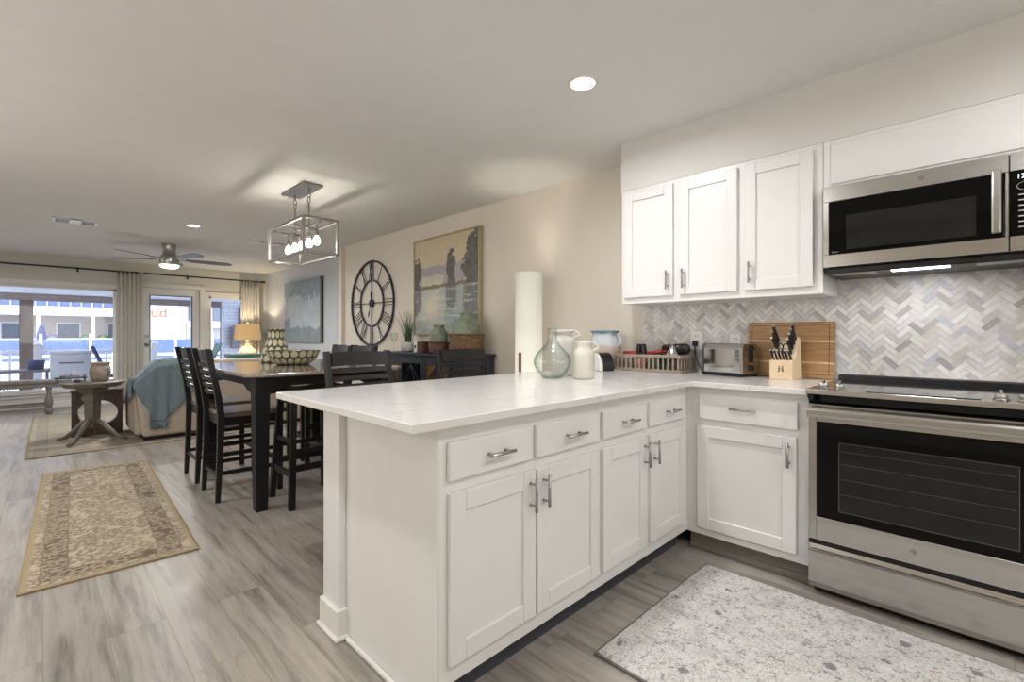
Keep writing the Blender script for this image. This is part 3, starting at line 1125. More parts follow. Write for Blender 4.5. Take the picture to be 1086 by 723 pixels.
mb.tube(pts, .0010, 6, True)
mb.build('display_outline', 'keys', fasc)
for ky in (.506, .444, -.047, -.109, -.170):
    kx = 2.475
    k = MB().cyl((kx, ky, .9225), (kx, ky, .9265), .024, .023, seg=24).cyl((kx, ky, .9265), (kx, ky, .943), .019, .017, seg=24)
    ko = k.build('knob', 'nickel', fasc)
    MB().box(kx - .017, kx + .017, ky - .0045, ky + .0045, .9425, .957, .002).build('grip', 'chrome', ko)
# door
dz0, dz1 = .250, .852
mb = MB()
wy0, wy1, wz0, wz1 = -.175, .525, .352, .775
for a in ((ra, wy0, dz0, dz1), (wy1, rb, dz0, dz1), (wy0, wy1, dz0, wz0), (wy0, wy1, wz1, dz1)):
    mb.box(RX, RX + .04, a[0], a[1], a[2], a[3], .0012)
od = mb.build('door', 'steel', rg)
MB().box(RX + .001, RX + .038, wy0, wy1, wz0, wz1, .003).build('glass_panel', 'blackglass', od)
iw = MB().box(RX + .0002, RX + .003, -.090, .440, .395, .690, .0008).build('window', 'ovenpane', od)
mb = MB()
for z in (.47, .535, .60, .655):
    mb.box(RX - .0006, RX + .001, -.085, .435, z, z + .0018)
mb.build('rack', 'rack', iw)
mb = MB()
mb.box(RX - .0006, RX + .001, -.092, .442, .690, .6925)
mb.box(RX - .0006, RX + .001, -.092, .442, .393, .3955)
mb.box(RX - .0006, RX + .001, -.0925, -.090, .393, .692)
mb.box(RX - .0006, RX + .001, .440, .4425, .393, .692)
mb.build('window_frame', 'rack', iw)
mb = MB()
prof = [(RX - .050, .800), (RX - .056, .812), (RX - .056, .832), (RX - .048, .842), (RX - .034, .842), (RX - .030, .800)]
mb.prism(prof, 'y', ra + .004, rb - .004, .002)
for y in (ra + .012, rb - .04):
    mb.box(RX - .036, RX + .002, y, y + .028, .806, .836, .002)
mb.build('handle', 'steel', od)
ge_badge(od, RX, .196, .302, .012)
# drawer
mb = MB()
mb.box(RX + .014, RX + .04, ra, rb, .2275, .2495)
mb.build('gap_strip', 'rubber', rg)
mb = MB()
mb.prism([(RX + .045, .040), (RX, .040), (RX - .004, .060), (RX - .004, .195), (RX - .010, .206), (RX + .004, .210), (RX + .008, .227), (RX + .045, .227)], 'y', ra, rb, .001)
mb.build('drawer', 'steel', rg)

# ================================================================ KITCHEN COUNTER ITEMS
CT = .9145


def handle_loop(mb, c, pts, r, seg=8):
    mb.tube([(c[0] + p[0], c[1] + p[1], c[2] + p[2]) for p in pts], r, seg)


RV = Vector((.7071, -.7071, 0))     # picture-right in the room


def jug(loc, prof, mat, label, name='jug', hz=(0, 0), hr=.04, r0=.03, rt=.008, cat='jug', inner=.004, hdir=RV, group=None, hname='handle'):
    c = thing(name, loc, label, cat, group)
    mb = MB()
    full = prof + [(max(r - inner, .002), z) for r, z in reversed(prof[1:])] + [(max(prof[0][0] - inner, .002), prof[0][1] + inner)]
    mb.lathe(full, (0, 0, 0), 40)
    mb.build('body', mat, c, world=False)
    if hz[1]:
        mb = MB()
        z0, z1 = hz
        pts = []
        for k in range(11):
            a = PI * k / 10
            z = z1 + (z0 - z1) * k / 10
            rr = r0[0] + (r0[1] - r0[0]) * k / 10
            pts.append(hdir * (rr + hr * math.sin(a) - .002) + Vector((0, 0, z)))
        mb.tube(pts, rt, 10)
        mb.build(hname, mat, c, world=False)
    return c


# green tinted glass jug
gp = [(.045, 0), (.055, .004), (.085, .035), (.107, .078), (.108, .100), (.095, .135), (.068, .165), (.042, .190), (.030, .210), (.027, .235), (.028, .285)]
jug((2.06, 1.735, CT), gp, 'jugglass', 'clear round glass jug with narrow neck on the peninsula', 'glass_jug', (.165, .255), .030, (.026, .062), .007, 'jug', .006)
jp2 = [(.058, 0), (.066, .004), (.070, .03), (.070, .20), (.066, .225), (.056, .238), (.055, .255), (.066, .262), (.067, .274), (.060, .277)]
jug((2.235, 1.80, CT), jp2, 'ceramic2', 'taller cream ceramic jug standing behind the shorter one', 'ceramic_jug', (.225, .272), .040, (.062, .060), .008, 'jug', .006)
jp3 = [(.050, 0), (.058, .004), (.061, .02), (.061, .135), (.056, .155), (.045, .166), (.043, .185), (.045, .200), (.044, .212)]
jug((2.160, 1.590, CT), jp3, 'ceramic', 'shorter cream ceramic jug in front, right of the glass jug', 'ceramic_jug', (.150, .200), .032, (.055, .042), .008, 'jug', .006)


def blue_white():
    t = NT('white glaze with beige and blue marks')
    sp = t.node('ShaderNodeSeparateXYZ')
    v = t.coord()
    t.l.new(v, sp.inputs[0])
    n = t.noise(v, 12, 4)
    z = t.math('ADD', sp.outputs[2], t.math('MULTIPLY', n, .06))
    col = t.ramp(z, [(.02, rgba('#a9a488')), (.12, rgba('#b9a798')), (.19, rgba('#c2b3a4')), (.21, rgba('#c9cfd4')), (.285, rgba('#c3ccd4')), (.30, rgba('#6c8aa0'))])
    t.set(color=col, rough=.2)
    return t.m


M['bluewhite'] = blue_white()
vp = [(.07, 0), (.08, .004), (.108, .05), (.120, .10), (.122, .14), (.115, .19), (.098, .23), (.092, .245), (.098, .262), (.112, .272), (.112, .278)]
jug((2.958, 1.985, CT), [(p[0] * .95, p[1]) for p in vp], 'bluewhite', 'wide pitcher with a blue rim near the wall behind the jugs', 'pitcher', (.15, .235), .022, (.115, .098), .011, 'pitcher', .006,
    hdir=Vector((.15, -.98, 0)))
# black and white rounded holder
c = thing('napkin_holder', (2.74, 1.90, CT), 'black dome-shaped holder with a white face between pitcher and wire basket', 'holder')
prof = [(-.078 * math.cos(a), .125 * math.sin(a) ** .8) for a in [k * PI / 14 for k in range(15)]]
mb = MB().prism([(p[0], p[1]) for p in prof], 'y', -.09, .0, .012)
mb.build('shell', 'black', c, world=False)
MB().prism([(p[0] * .96, p[1] * .96 + .001) for p in prof], 'y', .0008, .02, .002).build('face', 'plastic_white', c, world=False)
c.rotation_euler = (0, 0, R(62))

# basket with utensils
bk = thing('wire_basket', (2.975, 1.592, CT), 'low weathered grey basket of slatted sides holding kitchen tools', 'basket', rz=R(-2))
bx, by, bh = .105, .240, .116
mb = MB()
mb.box(-bx, bx, -by, by, 0, .008)
mb.build('bottom', 'greywood', bk, world=False)
for z in (.0, bh - .020):
    mb = MB()
    for sx in (-1, 1):
        mb.box(sx * bx - .004, sx * bx + .004, -by - .004, by + .004, z, z + .020, .002)
    for sy in (-1, 1):
        mb.box(-bx, bx, sy * by - .004, sy * by + .004, z, z + .020, .002)
    mb.build('rim', 'greywood', bk, world=False)
mb = MB()
for k in range(14):
    y = -by + .014 + k * (2 * by - .028) / 13
    for sx in (-1, 1):
        mb.box(sx * bx - .002, sx * bx + .002, y - .006, y + .006, .015, bh - .015)
for k in range(6):
    x = -bx + .014 + k * (2 * bx - .028) / 5
    for sy in (-1, 1):
        mb.box(x - .006, x + .006, sy * by - .002, sy * by + .002, .015, bh - .015)
mb.build('slats', 'greywood', bk, world=False)


def bw(x, y, z):     # basket local to world
    a = R(-2)
    return Vector((2.975 + x * math.cos(a) - y * math.sin(a), 1.592 + x * math.sin(a) + y * math.cos(a), CT + z))


def tool(name, label, cat, fn, mat, group='kitchen tools in the grey basket'):
    mb = MB()
    fn(mb)
    o = mb.build(name, mat)
    tag(o, label, cat, group)
    return o


tool('can_opener', 'red handled tool at the far left end of the grey basket', 'kitchen tool',
     lambda mb: (mb.cyl(bw(-.02, .23, .118), bw(-.03, .12, .118), .015, .017), mb.cyl(bw(-.03, .12, .118), bw(-.03, .08, .116), .008)), 'red')
tool('scissors', 'red handle lying near the middle of the grey basket', 'kitchen tool',
     lambda mb: (mb.cyl(bw(-.02, .05, .118), bw(-.02, -.07, .135), .012, .014), mb.cyl(bw(-.02, -.07, .135), bw(-.02, -.10, .140), .006)), 'red')
for q, yy in enumerate((.105, .065)):
    def f(mb, yy=yy):
        T = Matrix.Translation(bw(-.03, yy, .135)) @ Matrix.Rotation(R(6 if yy > .08 else -6), 4, 'X')
        mb.box(-.02, .02, -.015, .015, -.05, .05, .012, 3, mat=T)
    tool('grill_lighter', ('left' if q == 0 else 'right') + ' one of the two upright black rounded handles in the grey basket', 'kitchen tool', f, 'black')
tool('whisk_case', 'black cylinder lying across the right half of the grey basket', 'kitchen tool',
     lambda mb: (mb.cyl(bw(.04, -.05, .150), bw(.01, -.215, .155), .030, .036, 20), mb.sph(bw(.01, -.215, .155), .035)), 'black')


def strainer(mb):
    mb.lathe([(.045, 0), (.035, .02), (.015, .055), (.002, .075)], bw(-.052, -.16, .112), 20, cap=False)
    mb.tube([bw(-.052, -.16, .112) + Vector((.045 * math.cos(a * PI / 8), .045 * math.sin(a * PI / 8), 0)) for a in range(16)], .003, 6, True)


tool('strainer', 'small shiny metal cone strainer at the right of the grey basket', 'kitchen tool', strainer, 'chrome')
tool('tongs', 'dark ring handled tongs lying in the middle of the grey basket', 'kitchen tool',
     lambda mb: mb.tube([bw(-.035 + .0 * k, -.05 + .035 * math.cos(k * PI / 8), .100 + .022 * math.sin(k * PI / 8)) for k in range(16)], .006, 8, True), 'black')
pk = 0
for (yy, mat, lab) in ((.19, 'greywood', 'tan packet low in the left end of the grey basket'), (.075, 'pink', 'pink packet seen through the slats of the grey basket'),
                       (-.02, 'green', 'small green packet low in the middle of the grey basket'), (-.18, 'darkwood', 'dark reddish packet low in the right end of the grey basket')):
    o = MB().box(-.055, .055, -.04, .04, 0, .075, .006).build('food_packet', mat, world=False)
    o.location = bw(-.015, yy, .009)
    o.rotation_euler = (0, 0, R(-2))
    tag(o, lab, 'packet', 'packets in the grey basket')

# outlets
for (y0, y1, z0, z1, lab, plug) in ((1.311, 1.392, 1.065, 1.188, 'white wall outlet with a black plug behind the grey basket', True),
                                    (1.066, 1.138, 1.050, 1.168, 'white wall plate peeking above the toaster', False)):
    c = thing('wall_outlet', (WX - .008, (y0 + y1) / 2, z0), lab, 'outlet')
    MB().box(WX - .0145, WX - .0078, y0, y1, z0, z1, .003).build('cover_plate', 'plastic_white', c)
    mb = MB()
    for zc in ((z0 + z1) / 2 + .028, (z0 + z1) / 2 - .028):
        for dy in (-.008, .008):
            mb.box(WX - .0150, WX - .0140, (y0 + y1) / 2 + dy - .0015, (y0 + y1) / 2 + dy + .0015, zc - .006, zc + .006)
    mb.build('slots', 'black', c)
    if plug:
        mb = MB()
        yc, zc = (y0 + y1) / 2, (z0 + z1) / 2 - .02
        mb.box(WX - .045, WX - .0152, yc - .016, yc + .016, zc - .018, zc + .016, .006, 2)
        mb.tube([(WX - .035, yc, zc - .015), (WX - .04, yc - .005, 1.02), (WX - .035, yc - .03, .96), (WX - .03, yc - .05, .925), (WX - .03, 1.275, .919)], .0035, 8)
        tag(mb.build('power_cord', 'black'), 'black plug and cord running from the wall outlet to the toaster', 'cord')

# toaster
c = thing('toaster', (2.978, 1.098, CT), 'polished steel two-slice toaster between grey basket and knife block', 'toaster', rz=R(-13))
mb = MB()
tw, tl = .080, .134
mb.prism([(-tw, .018), (-tw, .165), (-tw + .02, .190), (tw - .02, .190), (tw, .165), (tw, .018)], 'y', -tl + .012, tl - .010, .006, smooth=False)
mb.build('shell', 'chrome', c, world=False)
MB().box(-tw - .004, tw + .004, -tl - .002, tl + .002, .004, .020, .006, 2).build('base', 'black', c, world=False)
mb = MB()
mb.prism([(-tw - .002, .018), (-tw - .002, .168), (-tw + .02, .193), (tw - .02, .193), (tw + .002, .168), (tw + .002, .018)], 'y', -tl - .002, -tl + .012, .003)
ep = mb.build('end_panel', 'steel', c, world=False)
mb = MB()
mb.prism([(-tw - .001, .018), (-tw - .001, .167), (-tw + .02, .192), (tw - .02, .192), (tw + .001, .167), (tw + .001, .018)], 'y', tl - .010, tl + .002, .003)
mb.build('end_panel', 'steel_dark', c, world=False)
MB().box(-.022, .022, -tl - .007, -tl - .001, .085, .185, .006, 2).build('lever_slot', 'black', c, world=False)
MB().box(-.018, .018, -tl - .020, -tl - .006, .155, .170, .003).build('lever', 'black', c, world=False)
MB().cyl((0, -tl - .001, .052), (0, -tl - .016, .052), .017, .015, seg=20).build('knob', 'black', c, world=False)
mb = MB()
for sx in (-.035, .035):
    mb.box(sx - .010, sx + .010, -tl + .03, tl - .03, .188, .1915)
mb.build('slots', 'black', c, world=False)
mb = MB()
for sx in (-1, 1):
    for sy in (-1, 1):
        mb.cyl((sx * .065, sy * .12, 0), (sx * .065, sy * .12, .006), .010, seg=12)
mb.build('foot', 'rubber', c, world=False)

# cutting board leaning on the tiles
o = MB()
T = Matrix.Translation((3.060, .797, CT)) @ Matrix.Rotation(R(3.5), 4, 'Y')
o.box(-.009, .009, -.223, .223, 0.001, .318, .004, 2, mat=Matrix.Identity(4))
cb = o.build('cutting_board', 'bamboo', world=False)
cb.location = (3.062, .797, CT + .001)
cb.rotation_euler = (0, R(3.5), 0)
tag(cb, 'striped bamboo cutting board leaning upright against the tiles behind the knife block', 'cutting board')
mb = MB()
for a in ((-.200, -.197, .02, .30), (.197, .200, .02, .30), (-.2, .2, .02, .023), (-.2, .2, .297, .30)):
    mb.box(-.0096, -.0085, a[0], a[1], a[2], a[3])
g = mb.build('juice_groove', 'darkwood', cb, world=False)

# knife block
kb = thing('knife_block', (2.945, .782, CT), 'pale wood knife block with a stamped mark in front of the cutting board', 'knife block', rz=R(-4))
mb = MB()
mb.prism([(-.070, 0), (-.070, .105), (-.020, .115), (.035, .235), (.058, .225), (.085, 0)], 'y', -.058, .058, .002)
mb.build('block', 'paleblock', kb, world=False)
mb = MB()
mb.box(-.0712, -.0700, -.003 - .012, .012 - .014, .050, .053)
for s_ in (-.008, .008):
    mb.tube([(-.0708, s_, .070), (-.0708, s_, .045)], .0013, 6)
    mb.tube([(-.0708, s_, .055), (-.0708, s_ * 1.9, .042)], .0013, 6)
    mb.tube([(-.0708, s_, .064), (-.0708, s_ * 1.8, .060)], .0013, 6)
    mb.sph((-.0708, s_, .073), .003, seg=8)
mb.tube([(-.0708, -.008, .060), (-.0708, .008, .060)], .0013, 6)
mb.build('stamped_mark', 'black', kb, world=False)


def knife(p, d, length, r, label, group):
    c = thing('knife', (0, 0, 0), label, 'knife', group)
    a = R(-4)
    p = Vector(p)
    wp = Vector((2.945 + p.x * math.cos(a) - p.y * math.sin(a), .782 + p.x * math.sin(a) + p.y * math.cos(a), CT + p.z))
    c.location = wp
    d = Vector(d).normalized()
    q = Vector((0, 0, 1)).rotation_difference(d).to_matrix().to_4x4()
    mb = MB()
    mb.box(-r * 1.3, r * 1.3, -r * .75, r * .75, -.006, length, r * .5, 2, mat=q)
    mb.build('handle', 'black', c, world=False)
    mb = MB()
    mb.box(-r * 1.35, r * 1.35, -r * .8, r * .8, length - .006, length + .004, r * .3, 2, mat=q)
    for z in (.2, .5, .8):
        mb.box(-.002, .002, -r * .82, r * .82, z * length - .002, z * length + .002, mat=q)
    mb.build('end_cap', 'chrome', c, world=False)


for k in range(6):
    knife((-.046, -.044 + k * .0175, .112), (-.45, .12, .8), .062, .0058, 'one of six short black steak knives along the front row of the block', 'steak knives in the block')
for k, (px, py, pz, dx, dy) in enumerate(((-.005, .035, .150, -.30, .30), (.008, .040, .182, -.25, .28), (.022, .044, .212, -.2, .26))):
    knife((px, py, pz + .004), (dx, dy, .9), .085, .008, ('lowest', 'middle', 'topmost')[k] + ' of the black handled knives at the left of the block', 'large knives in the block')
for k, (px, py, pz, dx, dy) in enumerate(((-.008, -.030, .145, -.30, .10), (.004, -.034, .172, -.25, .10), (.015, -.038, .196, -.22, .10), (.026, -.040, .220, -.2, .10))):
    knife((px, py, pz), (dx, dy, .9), .085, .008, ('lowest', 'second lowest', 'second highest', 'topmost')[k] + ' of the black handled knives at the right of the block', 'large knives in the block')
c = thing('kitchen_shears', (2.930, .785, CT + .155), 'black looped kitchen shears in the middle of the knife block', 'scissors')
mb = MB()
for s_ in (-1, 1):
    mb.tube([(-.02 + .0 * k, s_ * .014 + .014 * math.cos(k * PI / 8), .022 + .020 * math.sin(k * PI / 8)) for k in range(16)], .0032, 8, True)
mb.tube([(-.02, 0, .01), (.0, 0, -.012)], .005, 8)
mb.build('handles', 'black', c, world=False)

# ================================================================ RUGS
def rug(name, x0, x1, y0, y1, mat, label, rz=0, h=.010, tassel=False, bindmat=None):
    cx_, cy_ = (x0 + x1) / 2, (y0 + y1) / 2
    hx_, hy_ = (x1 - x0) / 2, (y1 - y0) / 2
    c = thing(name, (cx_, cy_, .0002), label, 'rug', rz=rz)
    MB().box(-hx_ + .004, hx_ - .004, -hy_ + .004, hy_ - .004, 0, h, .003).build('pile', mat, c, world=False)
    mb = MB()
    mb.tube([(-hx_, -hy_, h * .5), (hx_, -hy_, h * .5), (hx_, hy_, h * .5), (-hx_, hy_, h * .5)], h * .48, 8, True)
    mb.build('bound_edge', bindmat or mat, c, world=False)
    return c


M['bind_tan'] = simple('tan rug binding', '#9c8a6a', '#a89675', .9, scale=40)
M['bind_grey'] = simple('dark grey rug binding', '#77746f', '#84817c', .9, scale=40)
rug('runner_rug', -.03, .65, 3.01, 5.52, runner_mat(.34, 1.255, '#5b5144', '#b9ad9a', '#a39377'), 'tan floral runner rug with dark border on the open floor', R(-2.0), bindmat=M['bind_tan'])
rug('area_rug', -.09, 3.0, 6.29, 9.63, runner_mat(1.545, 1.67, '#7b7a7b', '#a29a8d', '#8f8572', .14), 'large faded floral area rug under sofa and round table', R(-.6), bindmat=M['bind_tan'])
rug('kitchen_rug', 1.412, 2.36, -.75, .99, kitchen_rug_mat(), 'light grey speckled rug on the floor in front of the range', R(-.5), .012, bindmat=M['bind_grey'])

# ================================================================ DINING CHAIRS
def make_chair(label, group):
    """counter height ladder-back chair; faces local +Y; seat centre at the origin"""
    c = thing('dining_chair', (0, 0, 0), label, 'chair', group)
    hw = .205
    sz = .615
    s = MB()
    s.prism([(-hw - .012, .21), (-hw, .235), (hw, .235), (hw + .012, .21), (hw - .01, -.19), (-hw + .01, -.19)], 'z', sz - .034, sz, .006)
    s.build('seat', 'seatwood', c, world=False)
    s = MB()
    for a in ((-.17, .17, .185, .203), (-.17, .17, -.19, -.172)):
        s.box(a[0], a[1], a[2], a[3], sz - .095, sz - .034)
    for sx in (-1, 1):
        s.box(sx * .17 - .009, sx * .17 + .009, -.18, .195, sz - .095, sz - .034)
    s.build('seat_frame', 'espresso', c, world=False)
    for sx in (-1, 1):
        x = sx * .195
        # rear leg and back post in one bent piece
        prof = [(-.235, 0), (-.205, 0), (-.188, .30), (-.178, .60), (-.200, .75), (-.262, 1.065), (-.300, 1.065),
                (-.243, .78), (-.222, .60), (-.225, .35)]
        l = MB()
        l.prism([(p[0], p[1]) for p in prof], 'x', x - .016, x + .016, .004)
        l.build('leg', 'espresso', c, world=False)
        l = MB()
        l.prism([(sx * .175 - .017, 0), (sx * .175 + .017, 0), (sx * .175 + .021, sz - .034), (sx * .175 - .021, sz - .034)], 'y', .175, .212, .004)
        l.build('leg', 'espresso', c, world=False)

    def rail(name, z, h, yb, th=.016):
        m = MB()
        n = 10

        def fn(u, v):
            x = -.180 + .360 * u
            return (x, yb - .022 * (1 - (2 * u - 1) ** 2) - (v - .5) * h * .19, z + (v - .5) * h + (.006 * (1 - (2 * u - 1) ** 2) if v > .5 and name == 'top_rail' else 0))
        m.grid(fn, n, 2, th, smooth=False)
        m.build(name, 'espresso', c, world=False)
    rail('top_rail', 1.016, .076, -.258)
    for k in range(5):
        z = .950 - k * .048
        rail('back_slat', z, .026, -.178 - (z - .60) * .20 - .012)
    for z in (.18, .31):
        for sx in (-1, 1):
            MB().box(sx * .185 - .010, sx * .185 + .010, -.205, .19, z, z + .028, .003).build('stretcher', 'espresso', c, world=False)
    MB().box(-.175, .175, .182, .204, .20, .235, .003).build('footrest', 'espresso', c, world=False)
    MB().box(-.185, .185, -.218, -.200, .16, .188, .003).build('stretcher', 'espresso', c, world=False)
    return c


G = 'counter height dining chairs'
ch = make_chair('black ladder-back chair nearest the camera on the left side of the dining table', G)
# its back faces the living room door: chairs on the left side face +X
ch.location = (1.085, 3.94, 0)
ch.rotation_euler = (0, 0, R(-90))
dup(ch, (1.085, 4.545, 0), R(-90), 'black ladder-back chair farther away on the left side of the dining table')
dup(ch, (1.885, 4.12, 0), R(90), 'black ladder-back chair nearer the camera on the wall side of the dining table')
dup(ch, (1.905, 4.62, 0), R(90), 'black ladder-back chair farther away on the wall side of the dining table')
dup(ch, (1.365, 2.41, 0), R(180), 'black ladder-back chair left of two tucked behind the peninsula')
dup(ch, (2.085, 2.33, 0), R(179), 'black ladder-back chair right of two tucked behind the peninsula, before the baskets')

# backless saddle stool at the table's near end
c = thing('bar_stool', (1.365, 3.43, 0), 'black backless bar stool tucked under the near end of the dining table', 'stool')
mb = MB()
mb.grid(lambda u, v: (-.215 + .43 * u, -.155 + .31 * v, .755 + .018 * (2 * u - 1) ** 2), 12, 4, -.03)
mb.build('seat', 'espresso', c, world=False)
feet = {}
for sx in (-1, 1):
    for sy in (-1, 1):
        l = MB()
        a, b = .019, .017
        f0 = Vector((sx * .190, sy * .190, 0)); f1 = Vector((sx * .150, sy * .115, .752))
        vs = []
        for p in (f0, f1):
            for q in ((-1, -1), (1, -1), (1, 1), (-1, 1)):
                vs.append(l.bm.verts.new((p.x + q[0] * a, p.y + q[1] * a, p.z)))
        for k in range(4):
            l.bm.faces.new((vs[k], vs[(k + 1) % 4], vs[4 + (k + 1) % 4], vs[4 + k]))
        l.bm.faces.new(vs[:4][::-1]); l.bm.faces.new(vs[4:])
        l.build('leg', 'espresso', c, world=False)


def sx_at(z):
    return .190 - .040 * z / .752


def sy_at(z):
    return .190 - .075 * z / .752


for z, h in ((.24, .045), (.36, .03)):
    for sgn in (-1, 1):
        MB().box(-sx_at(z), sx_at(z), sgn * sy_at(z) - .010, sgn * sy_at(z) + .010, z, z + h, .003).build('stretcher', 'espresso', c, world=False)
for z, h in ((.20, .045), (.42, .03)):
    for sgn in (-1, 1):
        MB().box(sgn * sx_at(z) - .010, sgn * sx_at(z) + .010, -sy_at(z), sy_at(z), z, z + h, .003).build('stretcher', 'espresso', c, world=False)
mb = MB()
for sgn in (-1, 1):
    mb.box(-.155, .155, sgn * .120 - .010, sgn * .120 + .010, .69, .745, .003)
    mb.box(sgn * .155 - .010, sgn * .155 + .010, -.12, .12, .69, .745, .003)
mb.build('apron', 'espresso', c, world=False)

# ================================================================ DINING TABLE
TX0, TX1, TY0, TY1 = .905, 2.05, 3.225, 4.86
c = thing('dining_table', ((TX0 + TX1) / 2, (TY0 + TY1) / 2, 0), 'counter height dining table with grey brown top and black legs', 'table')
mb = MB()
k = .085
mb.prism([(TX0 + k, TY0), (TX1 - k, TY0), (TX1, TY0 + k), (TX1, TY1 - k), (TX1 - k, TY1), (TX0 + k, TY1), (TX0, TY1 - k), (TX0, TY0 + k)], 'z', .889, .914, .008)
mb.build('tabletop', 'tabletop', c)
for lx in (TX0 + .125, TX1 - .125):
    for ly in (TY0 + .165, TY1 - .165):
        l = MB()
        vs = []
        for z, a in ((0, .034), (.08, .037), (.78, .046), (.889, .046)):
            vs.append([l.bm.verts.new((lx + q[0] * a, ly + q[1] * a, z)) for q in ((-1, -1), (1, -1), (1, 1), (-1, 1))])
        for i in range(3):
            for j in range(4):
                l.bm.faces.new((vs[i][j], vs[i][(j + 1) % 4], vs[i + 1][(j + 1) % 4], vs[i + 1][j]))
        l.bm.faces.new(vs[0][::-1]); l.bm.faces.new(vs[-1])
        l.build('leg', 'espresso', c)


def apron(p0, p1, horiz):
    m = MB()
    n = 16
    a0, a1 = p0, p1
    pts = [(a0, .888), (a1, .888)]
    for i in range(n + 1):
        u = 1 - i / n
        e = min(u, 1 - u)
        drop = .815 if e > .16 else .815 - .05 * math.sqrt(max(0, 1 - (e / .16) ** 2)) * 1.0
        pts.append((a0 + (a1 - a0) * u, drop))
    return pts


for ly in (TY0 + .150, TY1 - .150):
    MB().prism(apron(TX0 + .17, TX1 - .17, 1), 'y', ly - .011, ly + .011).build('apron', 'espresso', c)
for lx in (TX0 + .110, TX1 - .110):
    MB().prism(apron(TY0 + .21, TY1 - .21, 0), 'x', lx - .011, lx + .011).build('apron', 'espresso', c)

# bowl and vase with disc pattern
mb = MB()
prof = [(.10, 0), (.125, .003), (.165, .03), (.190, .065), (.207, .105), (.212, .122), (.205, .122), (.185, .068), (.155, .032), (.10, .012)]
mb.lathe([(r, z) for r, z in prof[:6]], (0, 0, 0), 48, cap=False, uvrep=(20, .0, .0625))
mb.lathe([prof[5], prof[6]] + prof[7:], (0, 0, 0), 48, cap=False)
mb.bm.faces.new([v for v in sorted([v for v in mb.bm.verts if abs(v.co.z) < 1e-6], key=lambda v: math.atan2(v.co.y, v.co.x))][::-1])
o = mb.build('bowl', 'discs', world=False)
o.location = (1.500, 4.10, .9142)
o.scale = (1, 1, .98)
tag(o, 'wide bowl patterned with cream discs on the dining table', 'bowl')
mb = MB()
prof = [(.10, 0), (.128, .004), (.130, .02), (.118, .08), (.098, .14), (.078, .19), (.066, .225), (.064, .25), (.070, .275), (.078, .305), (.070, .305), (.058, .26), (.058, .22), (.09, .13), (.11, .03), (.02, .02)]
mb.lathe(prof[:10], (0, 0, 0), 48, cap=False, uvrep=(11, 0, .072))
mb.lathe(prof[9:], (0, 0, 0), 48, cap=True)
o = mb.build('vase', 'discs', world=False)
o.location = (1.530, 4.60, .9142)
tag(o, 'tapered vase patterned with cream discs standing behind the bowl', 'vase')

# ================================================================ SIDEBOARD + ITEMS
SX0, SX1, SY0, SY1 = 2.68, 3.08, 3.31, 4.80
c = thing('sideboard', (2.88, 4.05, 0), 'dark blue black sideboard with arched glass doors under the painting', 'sideboard')
MB().box(SX0 - .02, SX1, SY0 - .02, SY1 + .02, .955, .98, .005).build('top', 'espresso_side', c)
mb = MB()
mb.box(SX0 + .012, SX1 - .01, SY0, SY1, .10, .955)
mb.build('body', 'espresso_side', c)
for yy in (SY0 + .03, SY1 - .03):
    for xx in (SX0 + .04, SX1 - .05):
        MB().cyl((xx, yy, 0), (xx, yy, .1), .018, .026, seg=12).build('leg', 'espresso_side', c)
for k in range(3):
    y0 = 3.4975 + k * .4325
    y1 = y0 + .4275
    mb = MB()
    f = .045
    for a in ((y0, y0 + f, .125, .935), (y1 - f, y1, .125, .935), (y0 + f, y1 - f, .875, .935), (y0 + f, y1 - f, .125, .185)):
        mb.box(SX0 - .006, SX0 + .012, a[0], a[1], a[2], a[3], .002)
    d = mb.build('door', 'espresso_side', c)
    MB().box(SX0 + .004, SX0 + .0115, y0 + f, y1 - f, .185, .875).build('glass_panel', M['amber'] if k % 2 == 0 else M['blackglass'], d)
    mb = MB()
    ym = (y0 + y1) / 2
    hw = (y1 - y0) / 2 - f
    for s_ in (-1, 1):
        pts = []
        for i in range(11):
            a = i / 10
            pts.append((SX0 - .001, ym + s_ * hw * (1 - a ** 2) * .98, .60 + .255 * a))
        mb.tube(pts, .006, 6)
        pts = [(SX0 - .001, ym + s_ * (hw * .98) * (a ** 1.6), .870 - .26 * a) for a in [i / 10 for i in range(11)]]
        mb.tube(pts, .006, 6)
    mb.tube([(SX0 - .001, ym, .62), (SX0 - .001, ym, .19)], .005, 6)
    mb.build('arch_tracery', 'espresso_side', d)
    MB().sph((SX0 - .016, y0 + .02 if k % 2 else y1 - .02, .55), .012).build('knob', 'iron', d)

ST = .9805


